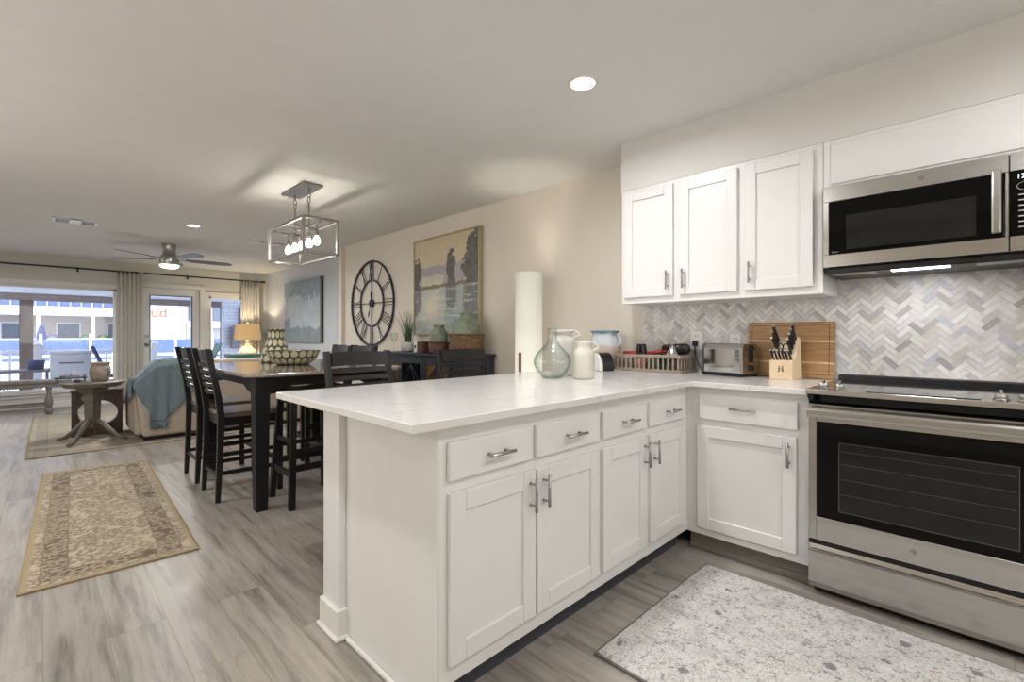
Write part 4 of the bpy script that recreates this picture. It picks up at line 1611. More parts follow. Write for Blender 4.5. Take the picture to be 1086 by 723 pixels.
def jar_in_basket(loc, bw_, bh, neck_r, jar_r, top, wick, label, blabel, group='jars in baskets on the sideboard', bd=None):
    x, y = loc
    b = thing('wicker_basket', (x, y, ST), blabel, 'basket')
    mb = MB()
    bd = bd or bw_
    mb.lathe([(bw_ * .46, 0), (bw_ * .5, .01), (bw_ * .52, bh), (bw_ * .49, bh), (bw_ * .45, .012)], (0, 0, 0), 28, sx=bd / bw_, cap=True)
    mb.build('body', wick, b, world=False)
    mb = MB()
    mb.tube([(bw_ * .505 * bd / bw_ * math.cos(k * PI / 12), bw_ * .505 * math.sin(k * PI / 12), bh) for k in range(24)], .009, 8, True)
    mb.build('rim', wick, b, world=False)
    j = thing('jar', (x, y, ST + .014), label, 'jar', None)
    H = top - ST - .014
    mb = MB()
    pr = [(jar_r * .6, 0), (jar_r * .75, .01), (jar_r * .97, H * .30), (jar_r, H * .5), (jar_r * .93, H * .70), (jar_r * .70, H * .82), (neck_r, H * .86), (neck_r * .95, H * .93), (neck_r * 1.12, H * .96), (neck_r * 1.12, H), (neck_r * .85, H), (neck_r * .8, H * .85), (jar_r * .8, H * .65), (jar_r * .8, H * .2)]
    mb.lathe(pr, (0, 0, 0), 36)
    mb.build('body', 'celadon', j, world=False)
    return b


jar_in_basket((2.885, 3.50), .32, .185, .062, .140, 1.375, 'wicker', 'large celadon jar sitting in the big wicker basket on the sideboard', 'big brown wicker basket at the right on the sideboard')
jar_in_basket((2.885, 3.945), .205, .105, .055, .096, 1.265, 'wicker_red', 'small celadon jar sitting in the small basket on the sideboard', 'small brown wicker basket left of the big one')
c = thing('photo_box', (2.87, 4.20, ST), 'small reddish woven box with a white labelled end on the sideboard', 'box')
MB().box(2.80, 2.945, 4.115, 4.262, ST, ST + .115, .004).build('body', 'wicker_red', c)
MB().box(2.7985, 2.947, 4.2622, 4.272, ST, ST + .118, .002).build('white_end', 'plastic_white', c)
MB().box(2.790, 2.7998, 4.205, 4.262, ST + .001, ST + .120, .002).build('white_label', 'plastic_white', c)
MB().cyl((2.7895, 4.235, ST + .06), (2.7905, 4.235, ST + .06), .018, seg=20).build('round_mark', 'black', c)
# potted grass
c = thing('potted_grass', (2.875, 4.505, ST), 'green grass plant in a small glass pot on the sideboard beside the clock', 'plant')
mb = MB()
mb.lathe([(.055, 0), (.070, .01), (.078, .05), (.070, .09), (.062, .105), (.056, .105), (.064, .05), (.05, .012)], (2.875, 4.505, ST), 24)
mb.build('pot', 'ceramic2', c)
mb = MB()
rnd = random.Random(5)
for i in range(90):
    a = rnd.uniform(0, 2 * PI)
    L = rnd.uniform(.20, .40)
    lean = rnd.uniform(.02, .14)
    r0 = rnd.uniform(0, .045)
    p0 = Vector((2.875 + r0 * math.cos(a), 4.505 + r0 * math.sin(a), ST + .07))
    dr = Vector((math.cos(a), math.sin(a), 0))
    sd = Vector((-math.sin(a), math.cos(a), 0))
    ca, cb_ = [], []
    for k in range(6):
        u = k / 5
        p = p0 + dr * lean * u * u * 1.2 + Vector((0, 0, L * u))
        p.x = min(p.x, 3.02)
        w_ = .0042 * (1 - u * .85)
        ca.append(mb.bm.verts.new(p + sd * w_)); cb_.append(mb.bm.verts.new(p - sd * w_))
    for k in range(5):
        mb.bm.faces.new((ca[k], cb_[k], cb_[k + 1], ca[k + 1]))
mb.build('leaves', 'leaf', c)
# wine glass
for (x, y, l) in ((2.83, 4.72, 'clear stemmed wine glass at the left end of the sideboard'),):
    c = thing('wine_glass', (x, y, ST), l, 'glass')
    MB().lathe([(.034, 0), (.034, .003), (.006, .008), (.004, .03), (.004, .095), (.012, .105), (.036, .135), (.042, .165), (.036, .205), (.034, .205), (.040, .165), (.034, .138), (.003, .110)], (x, y, ST), 24).build('bowl_and_stem', 'jugglass', c)
    MB().lathe([(.030, .0), (.034, .0005)], (x, y, ST), 24).build('foot_ring', 'chrome', c)

# ================================================================ WALL ART
# clock
CY, CZ, CR = 5.70, 1.583, .562
c = thing('wall_clock', (WX, CY, CZ - CR), 'large round dark iron skeleton clock with Roman numerals on the beige wall', 'clock')
xc = WX - .018


def ring(r, th, w_):
    m = MB()
    pts_o = []
    n = 72
    for (a0, a1) in ((0, n),):
        R1, R2 = r + w_ / 2, r - w_ / 2
        V = []
        for k in range(n):
            a = 2 * PI * k / n
            ca_, sa_ = math.cos(a), math.sin(a)
            V.append([m.bm.verts.new((xc + dx, CY + rr_ * ca_, CZ + rr_ * sa_)) for dx, rr_ in ((-th / 2, R1), (th / 2, R1), (th / 2, R2), (-th / 2, R2))])
        for k in range(n):
            A, B = V[k], V[(k + 1) % n]
            for j in range(4):
                m.bm.faces.new((A[j], A[(j + 1) % 4], B[(j + 1) % 4], B[j]))
        bmesh.ops.recalc_face_normals(m.bm, faces=m.bm.faces[:])
    return m


ring(CR - .012, .020, .019).build('outer_ring', 'iron', c)
ring(.302, .016, .020).build('inner_ring', 'iron', c)
mb = MB()
for k in range(72):
    a = 2 * PI * k / 72
    mb.sph((xc - .010, CY + (CR - .004) * math.cos(a), CZ + (CR - .004) * math.sin(a)), .0085, seg=6)
mb.build('rivets', 'iron', c)
NUM = ['XII', 'I', 'II', 'III', 'IIII', 'V', 'VI', 'VII', 'VIII', 'IX', 'X', 'XI']
for i, s_ in enumerate(NUM):
    ang = PI / 2 - i * PI / 6       # on the wall seen from the room: right is -Y
    rad = Vector((0, -math.cos(ang), math.sin(ang)))
    tan = Vector((0, -math.sin(ang), -math.cos(ang)))
    m = MB()
    wid = {'I': .036, 'V': .07, 'X': .066}
    tot = sum(wid[q] for q in s_)
    x = -tot / 2
    cc = Vector((xc, CY, CZ))
    r0, r1 = .312, CR - .024
    for q in s_:
        w_ = wid[q]
        m0 = x + w_ / 2

        def bar(t0, t1):
            m.tube([cc + rad * r0 + tan * t0, cc + rad * r1 + tan * t1], .0048, 4)
        if q == 'I': bar(m0, m0)
        if q == 'V': bar(m0, m0 - w_ * .36); bar(m0, m0 + w_ * .36)
        if q == 'X': bar(m0 - w_ * .34, m0 + w_ * .34); bar(m0 + w_ * .34, m0 - w_ * .34)
        x += w_
    m.build('numeral', 'iron', c)
mb = MB()
mb.tube([(xc, CY, CZ - CR + .02), (xc, CY, CZ + CR - .02)], .006, 6)
mb.tube([(xc, CY - CR + .02, CZ), (xc, CY + CR - .02, CZ)], .006, 6)
mb.build('cross_bars', 'iron', c)
mb = MB().cyl((xc - .012, CY, CZ), (WX - .001, CY, CZ), .050, seg=24)
mb.build('hub', 'iron', c)
for (ang, L, w_) in ((R(252), .20, .011), (R(84), .16, .010)):
    d_ = Vector((0, -math.cos(ang), math.sin(ang)))
    p = Vector((xc - .016, CY, CZ))
    m = MB()
    m.tube([p - d_ * .04, p + d_ * L * .5, p + d_ * L * .75, p + d_ * L], .004, 6, radii=[.005, .004, w_, .002])
    m.build('hand', 'iron', c)


def hash2(x, y):
    v = math.sin(x * 127.1 + y * 311.7) * 43758.5453
    return v - math.floor(v)


def vnoise(x, y):
    xi, yi = math.floor(x), math.floor(y)
    fx, fy = x - xi, y - yi
    fx, fy = fx * fx * (3 - 2 * fx), fy * fy * (3 - 2 * fy)
    a = hash2(xi, yi) * (1 - fx) + hash2(xi + 1, yi) * fx
    b = hash2(xi, yi + 1) * (1 - fx) + hash2(xi + 1, yi + 1) * fx
    return a * (1 - fy) + b * fy


def fbm(x, y):
    return .5 * vnoise(x, y) + .3 * vnoise(x * 2.1 + 5, y * 2.1) + .2 * vnoise(x * 4.3, y * 4.3 + 9)


def mixc(a, b, t):
    t = max(0, min(1, t))
    return tuple(p + (q - p) * t for p, q in zip(a, b))


def canvas(name, parent, x, ya, yb, z0, z1, nu, nv, fn):
    """picture facing -X; u runs from picture-left (yb, far) to picture-right (ya)"""
    mb = MB()
    me_cols = []
    V = [[mb.bm.verts.new((x, yb + (ya - yb) * i / nu, z0 + (z1 - z0) * j / nv)) for j in range(nv + 1)] for i in range(nu + 1)]
    B = [mb.bm.verts.new((x + .02, yy, zz)) for yy, zz in ((yb, z0), (ya, z0), (ya, z1), (yb, z1))]
    lay = mb.bm.loops.layers.color.new('paint')
    for i in range(nu):
        for j in range(nv):
            f = mb.bm.faces.new((V[i][j], V[i + 1][j], V[i + 1][j + 1], V[i][j + 1]))
            for lp, (a, b) in zip(f.loops, ((i, j), (i + 1, j), (i + 1, j + 1), (i, j + 1))):
                c_ = fn(a / nu, b / nv)
                lp[lay] = (*c_, 1)
    edge = [[V[i][0] for i in range(nu + 1)], [V[nu][j] for j in range(nv + 1)], [V[i][nv] for i in range(nu, -1, -1)], [V[0][j] for j in range(nv, -1, -1)]]
    for e, (b0, b1) in zip(edge, ((0, 1), (1, 2), (2, 3), (3, 0))):
        f = mb.bm.faces.new(e + [B[b1], B[b0]])
        for lp in f.loops: lp[lay] = (.35, .33, .28, 1)
    f = mb.bm.faces.new(B[::-1])
    bmesh.ops.recalc_face_normals(mb.bm, faces=mb.bm.faces[:])
    return mb.build(name, 'paint', parent)


def c8(s):
    s = s.lstrip('#')
    return tuple(int(s[i:i + 2], 16) / 255 for i in (0, 2, 4))


def lake(u, v):
    n = fbm(u * 9, v * 9)
    n2 = fbm(u * 26 + 3, v * 26)
    n3 = fbm(u * 6, v * 40)
    hor = .46 + .03 * u
    sky = mixc(c8('#d6cbae'), c8('#cbbd9c'), v * 1.2 - .4 + n * .3)
    sky = mixc(sky, c8('#c9bfae'), (1 - (v - hor) / .3) * .7)
    wat = mixc(c8('#8fa3a8'), c8('#c5c2b3'), n3 * 1.3 - .1)
    col = sky if v > hor else wat
    if v > hor:
        # far hills in lavender
        h = hor + .22 + .06 * fbm(u * 5, 1) - .04 * u
        if v < h and .05 < u < .8: col = mixc(c8('#99919b'), c8('#b9b0b2'), n2)
        if hor + .02 < v < hor + .12 + .04 * n and .12 < u < .48: col = mixc(c8('#d8d2bf'), c8('#bfb7a0'), n2)
        if v < hor + .03 + .02 * n: col = mixc(c8('#6c6151'), c8('#8f7f63'), n2)
    else:
        g = math.exp(-((u - .28) ** 2 / .03 + (v - .28) ** 2 / .03))
        col = mixc(col, c8('#e3d9c3'), g * .9)
        if u > .5: col = mixc(col, c8('#6f8c9c'), (n - .42) * 1.6)
        if n3 > .68: col = mixc(col, c8('#e4e0d0'), .5)
    # trees and reflections
    for (cx_, w_, h_) in ((.02, .10, .35), (.60, .085, .33), (.97, .20, .52)):
        dd = abs(u - cx_)
        top = hor + h_ * (1 - (dd / w_) ** 2.4 * .6) + (n - .5) * .28 + (n2 - .5) * .12
        if dd < w_ * (.25 + 1.2 * n + .5 * (n2 - .5)) and hor - .0 < v < top:
            col = mixc(c8('#3f3a34'), c8('#6a6457'), n2 * 1.2)
        rt = hor - h_ * .75 * (1 - (dd / w_) ** 2 * .4) + (n - .5) * .12
        if dd < w_ * (.7 + .5 * n3) and rt < v < hor:
            col = mixc(col, mixc(c8('#4d5052'), c8('#74716a'), n2), .75 if n3 < .62 else .3)
    return col


PYa, PYb, PZ0, PZ1 = 3.505, 4.665, 1.166, 2.243
c = thing('painting', (WX, (PYa + PYb) / 2, PZ0), 'framed landscape painting of trees mirrored in a lake above the sideboard', 'painting')
canvas('canvas', c, WX - .038, PYa + .018, PYb - .018, PZ0 + .018, PZ1 - .018, 110, 110, lake)
M['gilt'] = simple('champagne frame', '#a39878', '#b8ad8e', .4, .3)
mb = MB()
for a in ((PYa, PYa + .018, PZ0, PZ1), (PYb - .018, PYb, PZ0, PZ1), (PYa, PYb, PZ1 - .018, PZ1), (PYa, PYb, PZ0, PZ0 + .018)):
    mb.box(WX - .052, WX - .001, a[0], a[1], a[2], a[3], .002)
mb.build('frame', 'gilt', c)


def mist(u, v):
    n = fbm(u * 8, v * 5)
    n2 = fbm(u * 24, v * 14)
    col = mixc(c8('#a5b1bb'), c8('#c6cfd6'), n * 1.3 - .1)
    band = .72 + .10 * (fbm(u * 7, 3) - .5) + .10 * (hash2(math.floor(u * 22), 1) - .5)
    if v > band: col = mixc(c8('#76858f'), c8('#9aa8b3'), n2 + (v - band) * 1.4)
    low = .20 + .16 * (fbm(u * 8, 8) - .3) + (.16 if u < .18 else 0)
    if v < low: col = mixc(col, mixc(c8('#66757f'), c8('#8b99a4'), n2), .75)
    if u > .97: col = c8('#3c4a45')
    return col


c = thing('painting', (FX, 8.6, 1.035), 'unframed misty blue grey canvas on the living room wall', 'painting')
canvas('canvas', c, FX - .042, 7.76, 9.44, 1.035, 2.15, 80, 60, mist)
MB().box(FX - .0415, FX - .001, 7.762, 9.438, 1.037, 2.148).build('stretcher_frame', 'espresso_side', c)

# ================================================================ TUBE FLOOR LAMP
LXp, LYp = 2.86, 2.665
c = thing('floor_lamp', (LXp, LYp, 0), 'tall lit white cylinder lamp standing against the wall behind the peninsula', 'lamp')
MB().lathe([(.118, .0), (.118, .02), (.110, .025)], (LXp, LYp, 0), 32).build('base', 'nickel', c)
mb = MB()
mb.lathe([(.113, .03), (.113, 1.672), (.110, 1.675), (.107, 1.672), (.107, .03)], (LXp, LYp, 0), 48, cap=False)
mb.build('lamp_shade', 'tube', c)
MB().sph((LXp, LYp, .92), .04).cyl((LXp, LYp, .0), (LXp, LYp, .88), .01).build('bulb', 'bulb_glow', c)
mb = MB()
q = Matrix.Translation((LXp, LYp, 0)) @ Matrix.Rotation(R(-45 - 18 - 90 - 22), 4, 'Z')
mb.box(.112, .1165, -.016, .016, .86, 1.02, .001, mat=q)
mb.build('switch_plate', 'brown_box', c)
lamp_light('floor_lamp_bulb', 'POINT', (LXp, LYp, 1.46), 9, (1, .93, .82), shadow_soft_size=.04)

# ================================================================ CHANDELIER
KX0, KX1, KY0, KY1, KZ0, KZ1 = 1.48, 1.76, 3.83, 4.63, 1.832, 2.112
kx, ky = (KX0 + KX1) / 2, (KY0 + KY1) / 2
c = thing('chandelier', (kx, ky, KZ0), 'open rectangular nickel frame chandelier with five bulbs hanging over the dining table', 'chandelier')
MB().box(kx - .085, kx + .085, ky - .25, ky + .25, CEIL - .022, CEIL - .0005, .004).build('canopy', 'nickel', c)
M['frame_metal'] = simple('satin nickel frame', '#8d8a86', '#9d9a95', .38, .7, 20)
b = .0105
for (xa, ya_) in ((KX0, KY0), (KX1, KY0), (KX0, KY1), (KX1, KY1)):
    MB().box(xa - b, xa + b, ya_ - b, ya_ + b, KZ0 - b, KZ1 + b, .0015).build('frame_post', 'frame_metal', c)
for z in (KZ0, KZ1):
    mb = MB()
    for xa in (KX0, KX1):
        mb.box(xa - b, xa + b, KY0 + b, KY1 - b, z - b, z + b, .0015)
    for ya_ in (KY0, KY1):
        mb.box(KX0 + b, KX1 - b, ya_ - b, ya_ + b, z - b, z + b, .0015)
    mb.build('frame_ring', 'frame_metal', c)
mb = MB()
mb.box(kx - .008, kx + .008, KY0 + b, KY1 - b, KZ1 - .03, KZ1 - .014, .002)
mb.box(KX0, KX1, ky - .006, ky + .006, KZ1 - .006, KZ1 + .006)
mb.build('bulb_bar', 'frame_metal', c)
for y in (ky - .155, ky + .155):
    mb = MB()
    mb.cyl((kx, y, KZ1 - .02), (kx, y, 2.29), .006, seg=10)
    mb.tube([(kx, y + .026 * math.cos(k * PI / 10), 2.316 + .026 * math.sin(k * PI / 10)) for k in range(20)], .004, 8, True)
    mb.tube([(kx + .014 * math.cos(k * PI / 8), y, 2.355 + .018 * math.sin(k * PI / 8)) for k in range(16)], .0035, 8, True)
    mb.tube([(kx, y + .012 * math.cos(k * PI / 8), 2.388 + .018 * math.sin(k * PI / 8)) for k in range(16)], .0035, 8, True)
    mb.cyl((kx, y, 2.398), (kx, y, CEIL - .02), .007, seg=10)
    mb.build('hanging_rod', 'frame_metal', c)
for k in range(5):
    y = ky + (k - 2) * .158
    mb = MB()
    mb.cyl((kx, y, KZ1 - .02), (kx, y, 2.03), .006, seg=10)
    mb.cyl((kx, y, 2.035), (kx, y, 1.985), .013, .017, seg=16)
    so = mb.build('socket', 'frame_metal', c)
    MB().lathe([(.002, 1.908), (.014, 1.911), (.025, 1.923), (.029, 1.940), (.025, 1.960), (.014, 1.978), (.012, 1.986)], (kx, y, 0), 20).build('bulb', 'bulb_glow', so)
    lamp_light('chandelier_bulb_light', 'POINT', (kx, y, 1.94), CHAND_POWER, (1, .92, .80), shadow_soft_size=.03)

# ================================================================ CEILING FAN
fx, fy = 1.28, 8.10
c = thing('ceiling_fan', (fx, fy, 2.10), 'five-blade ceiling fan with nickel motor and lit white lens over the living room', 'ceiling fan')
MB().lathe([(.085, CEIL - .001), (.088, CEIL - .01), (.078, CEIL - .05), (.072, CEIL - .10), (.082, CEIL - .14), (.105, CEIL - .165), (.112, CEIL - .18), (.118, CEIL - .21), (.118, CEIL - .285), (.112, CEIL - .292)], (fx, fy, 0), 36).build('motor_housing', 'nickel', c)
MB().lathe([(.02, 2.103), (.08, 2.108), (.108, 2.122), (.114, 2.142), (.112, 2.147)], (fx, fy, 0), 36).build('light_lens', 'fan_glow', c)
for k in range(5):
    a = R(k * 72)
    mb = MB()
    q = Matrix.Translation((fx, fy, 2.232)) @ Matrix.Rotation(a, 4, 'Z')
    qq = q @ Matrix.Rotation(R(-11), 4, 'X')
    out = [(.19, -.045), (.30, -.058), (.55, -.072), (.70, -.068), (.76, -.045), (.785, 0), (.76, .040), (.70, .060), (.55, .066), (.30, .055), (.19, .045)]
    A = [mb.bm.verts.new(qq @ Vector((p[0], p[1], .004))) for p in out]
    B = [mb.bm.verts.new(qq @ Vector((p[0], p[1], -.004))) for p in out]
    mb.bm.faces.new(A); mb.bm.faces.new(B[::-1])
    for i in range(len(out)):
        mb.bm.faces.new((A[i], B[i], B[(i + 1) % len(out)], A[(i + 1) % len(out)]))
    bl = mb.build('blade', 'leather', c)
    mb = MB()
    mb.box(.10, .25, -.022, .022, -.012, -.005, .002, mat=qq)
    mb.build('blade_arm', 'nickel', bl)
lamp_light('fan_lamp', 'AREA', (fx, fy, 2.098), 30, (1, .98, .93), (0, 0, 0), shape='DISK', size=.2)


# ================================================================ CEILING CANS AND VENTS
def can(x, y, label, r=.062, pw=1.0):
    c = thing('recessed_light', (x, y, CEIL - .006), label, 'light', 'recessed ceiling lights')
    mb = MB()
    mb.lathe([(r, CEIL - .0002), (r + .016, CEIL - .0002), (r + .016, CEIL - .004), (r, CEIL - .007)], (x, y, 0), 36, cap=False)
    mb.build('trim_ring', 'trim', c)
    MB().lathe([(.001, CEIL - .0045), (r, CEIL - .0045), (r, CEIL - .0005)], (x, y, 0), 36, cap=False).build('lens', 'can_glow', c)
    l = lamp_light('can_lamp', 'AREA', (x, y, CEIL - .012), CAN_POWER * pw, (.98, .985, 1.0), (0, 0, 0), shape='DISK', size=.13)
    l.data.spread = R(170)


can(1.948, 1.44, 'round recessed ceiling light over the peninsula, the larger one')
can(1.256, 6.506, 'round recessed ceiling light beyond the dining table', pw=1.6)
can(1.948, -.60, 'added recessed ceiling light, unseen behind the viewer over the kitchen')  # cans out of view from here on, added to brighten the room
can(.30, -.60, 'added recessed ceiling light, unseen behind the viewer on the hall side')
can(.25, 1.35, 'added recessed ceiling light, unseen above the left edge of the view')
can(-.9, 4.0, 'unseen round recessed ceiling light over the open floor at left', pw=1.3)
can(-.7, 8.2, 'unseen round recessed ceiling light near the picture window', pw=1.6)


def vent(x0, x1, y0, y1, label):
    c = thing('ceiling_vent', ((x0 + x1) / 2, (y0 + y1) / 2, CEIL - .01), label, 'vent', 'ceiling vents')
    mb = MB()
    f = .022
    for a in ((x0, x1, y0, y0 + f), (x0, x1, y1 - f, y1), (x0, x0 + f, y0, y1), (x1 - f, x1, y0, y1), ((x0 + x1) / 2 - .05, (x0 + x1) / 2 + .05, y0, y1)):
        mb.box(a[0], a[1], a[2], a[3], CEIL - .008, CEIL - .0005, .001)
    mb.build('frame', 'plastic_white', c)
    mb = MB()
    n = 4
    for k in range(n):
        y = y0 + f + (y1 - y0 - 2 * f) * (k + .5) / n
        mb.box(x0 + f, x1 - f, y - .004, y + .004, CEIL - .006, CEIL - .001)
    mb.build('slats', 'plastic_white', c)
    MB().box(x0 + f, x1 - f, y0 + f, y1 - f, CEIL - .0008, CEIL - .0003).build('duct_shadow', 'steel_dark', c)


vent(.09, .46, 7.06, 7.38, 'white ceiling vent near the picture window side')
vent(2.02, 2.20, 6.95, 7.20, 'small white ceiling vent seen left of the chandelier')
vent(2.27, 2.45, 6.93, 7.18, 'small white ceiling vent seen through the chandelier frame')

# ================================================================ CURTAINS + RODS
def curtain(x0, x1, z0, z1, label, n, x2=None, x3=None):
    c = thing('curtain', ((x0 + x1) / 2, FY - .10, z0), label, 'curtain')
    mb = MB()

    def fn(u, v):
        xa = x0 + (0 if x2 is None else (x2 - x0) * (1 - v))
        xb = x1 + (0 if x3 is None else (x3 - x1) * (1 - v))
        ph = u * n * 2 * PI
        return (xa + (xb - xa) * u + .006 * math.sin(ph * 2 + v * 2), FY - .10 + (.030 + .012 * (1 - v)) * math.sin(ph) + .008 * math.sin(ph * .37 + 1 + v * 3), z0 + (z1 - z0) * v)
    mb.grid(fn, n * 12, 14, .003)
    mb.build('panel', 'linen', c)
    mb = MB()
    for k in range(n + 1):
        x = x0 + (x1 - x0) * (k + .25) / (n + .5)
        mb.tube([(x, FY - .10 + .021 * math.cos(a * PI / 6), z1 - .008 + .021 * math.sin(a * PI / 6)) for a in range(12)], .003, 6, True)
    mb.build('rings', 'iron', c)


def rod(x0, x1, z, label, brackets, fin=()):
    c = thing('curtain_rod', ((x0 + x1) / 2, FY - .10, z), label, 'curtain rod')
    MB().cyl((x0, FY - .10, z), (x1, FY - .10, z), .0135, seg=14).build('pole', 'iron', c)
    for x in brackets:
        mb = MB()
        mb.box(x - .010, x + .010, FY - .112, FY - .001, z - .028, z - .012, .002)
        mb.box(x - .014, x + .014, FY - .008, FY - .0005, z - .05, z + .03, .002)
        mb.build('bracket', 'iron', c)
    for x in fin:
        mb = MB()
        mb.cyl((x, FY - .10, z), (x + .03, FY - .10, z), .017, .017, seg=14)
        mb.cyl((x + .03, FY - .10, z), (x + .075, FY - .10, z), .022, .032, seg=16)
        mb.build('finial', 'darkwood', c)


curtain(.93, 1.285, .015, 2.262, 'cream linen curtain panel gathered between picture window and patio door', 6, .95, 1.275)
curtain(2.845, 3.165, .015, 2.262, 'cream linen curtain panel gathered in the corner beside the side window', 6, 2.79, 3.19)
rod(-1.55, 1.24, 2.262, 'black curtain rod running over the picture window', (-.9, .43), ())
rod(1.285, 3.20, 2.262, 'black curtain rod running over the patio door and side window', (1.95,), (3.20,))

# ================================================================ SOFA + THROW
SY = 6.44
c = thing('sofa', (1.75, 6.9, 0), 'beige upholstered sofa seen from behind beyond the dining chairs', 'sofa')
s0, s1 = .735, 2.80
mb = MB()
mb.prism([(s0 + .05, .05), (s0 + .01, .35), (s0 - .02, .60), (s0 - .015, .665), (s0 + .04, .72), (s0 + .10, .80), (s0 + .17, .862), (s0 + .30, .875),
          (s1 - .30, .875), (s1 - .17, .862), (s1 - .10, .80), (s1 - .04, .72), (s1 + .015, .665), (s1 + .02, .60), (s1 - .01, .35), (s1 - .05, .05)], 'y', SY, SY + .22, .03)
mb.build('backrest', 'sofa', c)
for a, b_ in ((s0 - .005, s0 + .2), (s1 - .2, s1 + .005)):
    MB().prism([(SY + .18, .05), (SY + .95, .05), (SY + .97, .55), (SY + .90, .63), (SY + .18, .66)], 'x', a, b_, .035).build('armrest', 'sofa', c)
MB().box(s0 + .18, s1 - .18, SY + .2, SY + .92, .05, .32, .02, 2).build('seat_base', 'sofa', c)
for k in range(3):
    w_ = (s1 - s0 - .4) / 3
    MB().box(s0 + .2 + k * w_ + .004, s0 + .2 + (k + 1) * w_ - .004, SY + .22, SY + .93, .32, .47, .04, 3).build('seat_cushion', 'sofa', c)
mb = MB()
mb.box(s0 + .06, s1 - .06, SY + .03, SY + .9, .012, .055)
mb.build('base_rail', 'black', c)
for xx in (s0 + .1, s1 - .1):
    for yy in (SY + .07, SY + .85):
        MB().box(xx - .03, xx + .03, yy - .03, yy + .03, .0105, .05, .003).build('foot', 'black', c)

# throw over the back's left corner
th = thing('throw_blanket', (1.1, SY - .02, .22), 'teal grey woven throw with fringe draped over the sofa back', 'blanket')


def prof_z(x):      # top outline of the sofa back
    P_ = [(s0 - .04, .60), (s0 - .02, .665), (s0 + .04, .72), (s0 + .10, .80), (s0 + .17, .862), (s0 + .30, .876), (2, .876)]
    for (xa, za), (xb, zb) in zip(P_, P_[1:]):
        if x <= xb:
            return za + (zb - za) * max(0, (x - xa)) / (xb - xa)
    return .876


def throw_back(u, v):
    x = s0 - .045 + .73 * u
    zt = prof_z(x) + .018
    if u < .16: zb = .50 - 1.4 * (u) + .0
    elif u < .36: zb = .215
    else: zb = .215 + (u - .36) * .80
    z = zt + (zb - zt) * v
    xx = x + (.055 * v if u < .16 else .03 * v * (1 - u))
    y = SY - .022 - .012 * math.sin(u * 34 + v * 2) * (.2 + v) * (1.2 if u < .45 else .35) - .010 * v
    if v < .06: y += .02
    return (xx, y, z)


def throw_top(u, v):
    x = s0 - .045 + .73 * u
    zt = prof_z(x) + .018 + .012
    a = v
    y = SY - .002 + .27 * a
    z = zt - (.0 if a < .75 else (a - .75) * .9) - (.012 if a < .05 else 0)
    return (x, y, z)


def throw_side(u, v):
    y = SY - .02 + .26 * u
    z = .70 - .22 * v * (1 - .4 * u)
    return (s0 - .055 - .012 * math.sin(u * 18 + v * 3) * (.3 + v), y, z)


mb = MB()
mb.grid(throw_back, 60, 24, -.008)
mb.grid(throw_top, 60, 10, .008)
mb.grid(throw_side, 16, 8, .008)
mb.build('cloth', 'throw', th)
mb = MB()
rnd = random.Random(11)
for i in range(44):
    u = .13 + .26 * i / 43
    p = Vector(throw_back(u, 1.0))
    L = rnd.uniform(.06, .095)
    dx, dy = rnd.uniform(-.012, .012), rnd.uniform(-.010, .004)
    mb.tube([p, p + Vector((dx * .4, dy, -L * .5)), p + Vector((dx, dy, -L))], .0035, 5)
mb.build('fringe', 'throw', th)

# ================================================================ ROUND TABLE, WOOD BLOCK TABLE, BENCH
rx, ry = .40, 6.88
c = thing('pedestal_table', (rx, ry, 0), 'round taupe pedestal table with curved feet left of the sofa', 'table')
MB().lathe([(.225, .600), (.238, .604), (.244, .612), (.242, .622), (.262, .630), (.278, .638), (.278, .650), (.272, .658), (.02, .660)], (rx, ry, 0), 48).build('tabletop', 'taupewood', c)
mb = MB()


def sq(mb, prof, cx_, cy_, rot=R(45)):
    rings = []
    for r, z in prof:
        rings.append([mb.bm.verts.new((cx_ + r * 1.414 * math.cos(rot + PI / 4 + k * PI / 2), cy_ + r * 1.414 * math.sin(rot + PI / 4 + k * PI / 2), z)) for k in range(4)])
    for i in range(len(prof) - 1):
        for k in range(4):
            mb.bm.faces.new((rings[i][k], rings[i][(k + 1) % 4], rings[i + 1][(k + 1) % 4], rings[i + 1][k]))
    mb.bm.faces.new(rings[0][::-1]); mb.bm.faces.new(rings[-1])


sq(mb, [(.042, .16), (.045, .22), (.050, .44), (.062, .455), (.066, .49), (.058, .50), (.052, .52), (.09, .56), (.10, .586)], rx, ry)
mb.build('pedestal', 'taupewood', c)
for k in range(4):
    a = R(45 + 8 + k * 90)
    d_ = Vector((math.cos(a), math.sin(a), 0))
    mb = MB()
    pts = [Vector((rx, ry, .235)) + d_ * .03, Vector((rx, ry, .20)) + d_ * .10, Vector((rx, ry, .12)) + d_ * .18, Vector((rx, ry, .055)) + d_ * .26, Vector((rx, ry, .030)) + d_ * .34]
    mb.tube(pts, .03, 8, radii=[.030, .030, .026, .022, .017])
    mb.build('leg', 'taupewood', c)

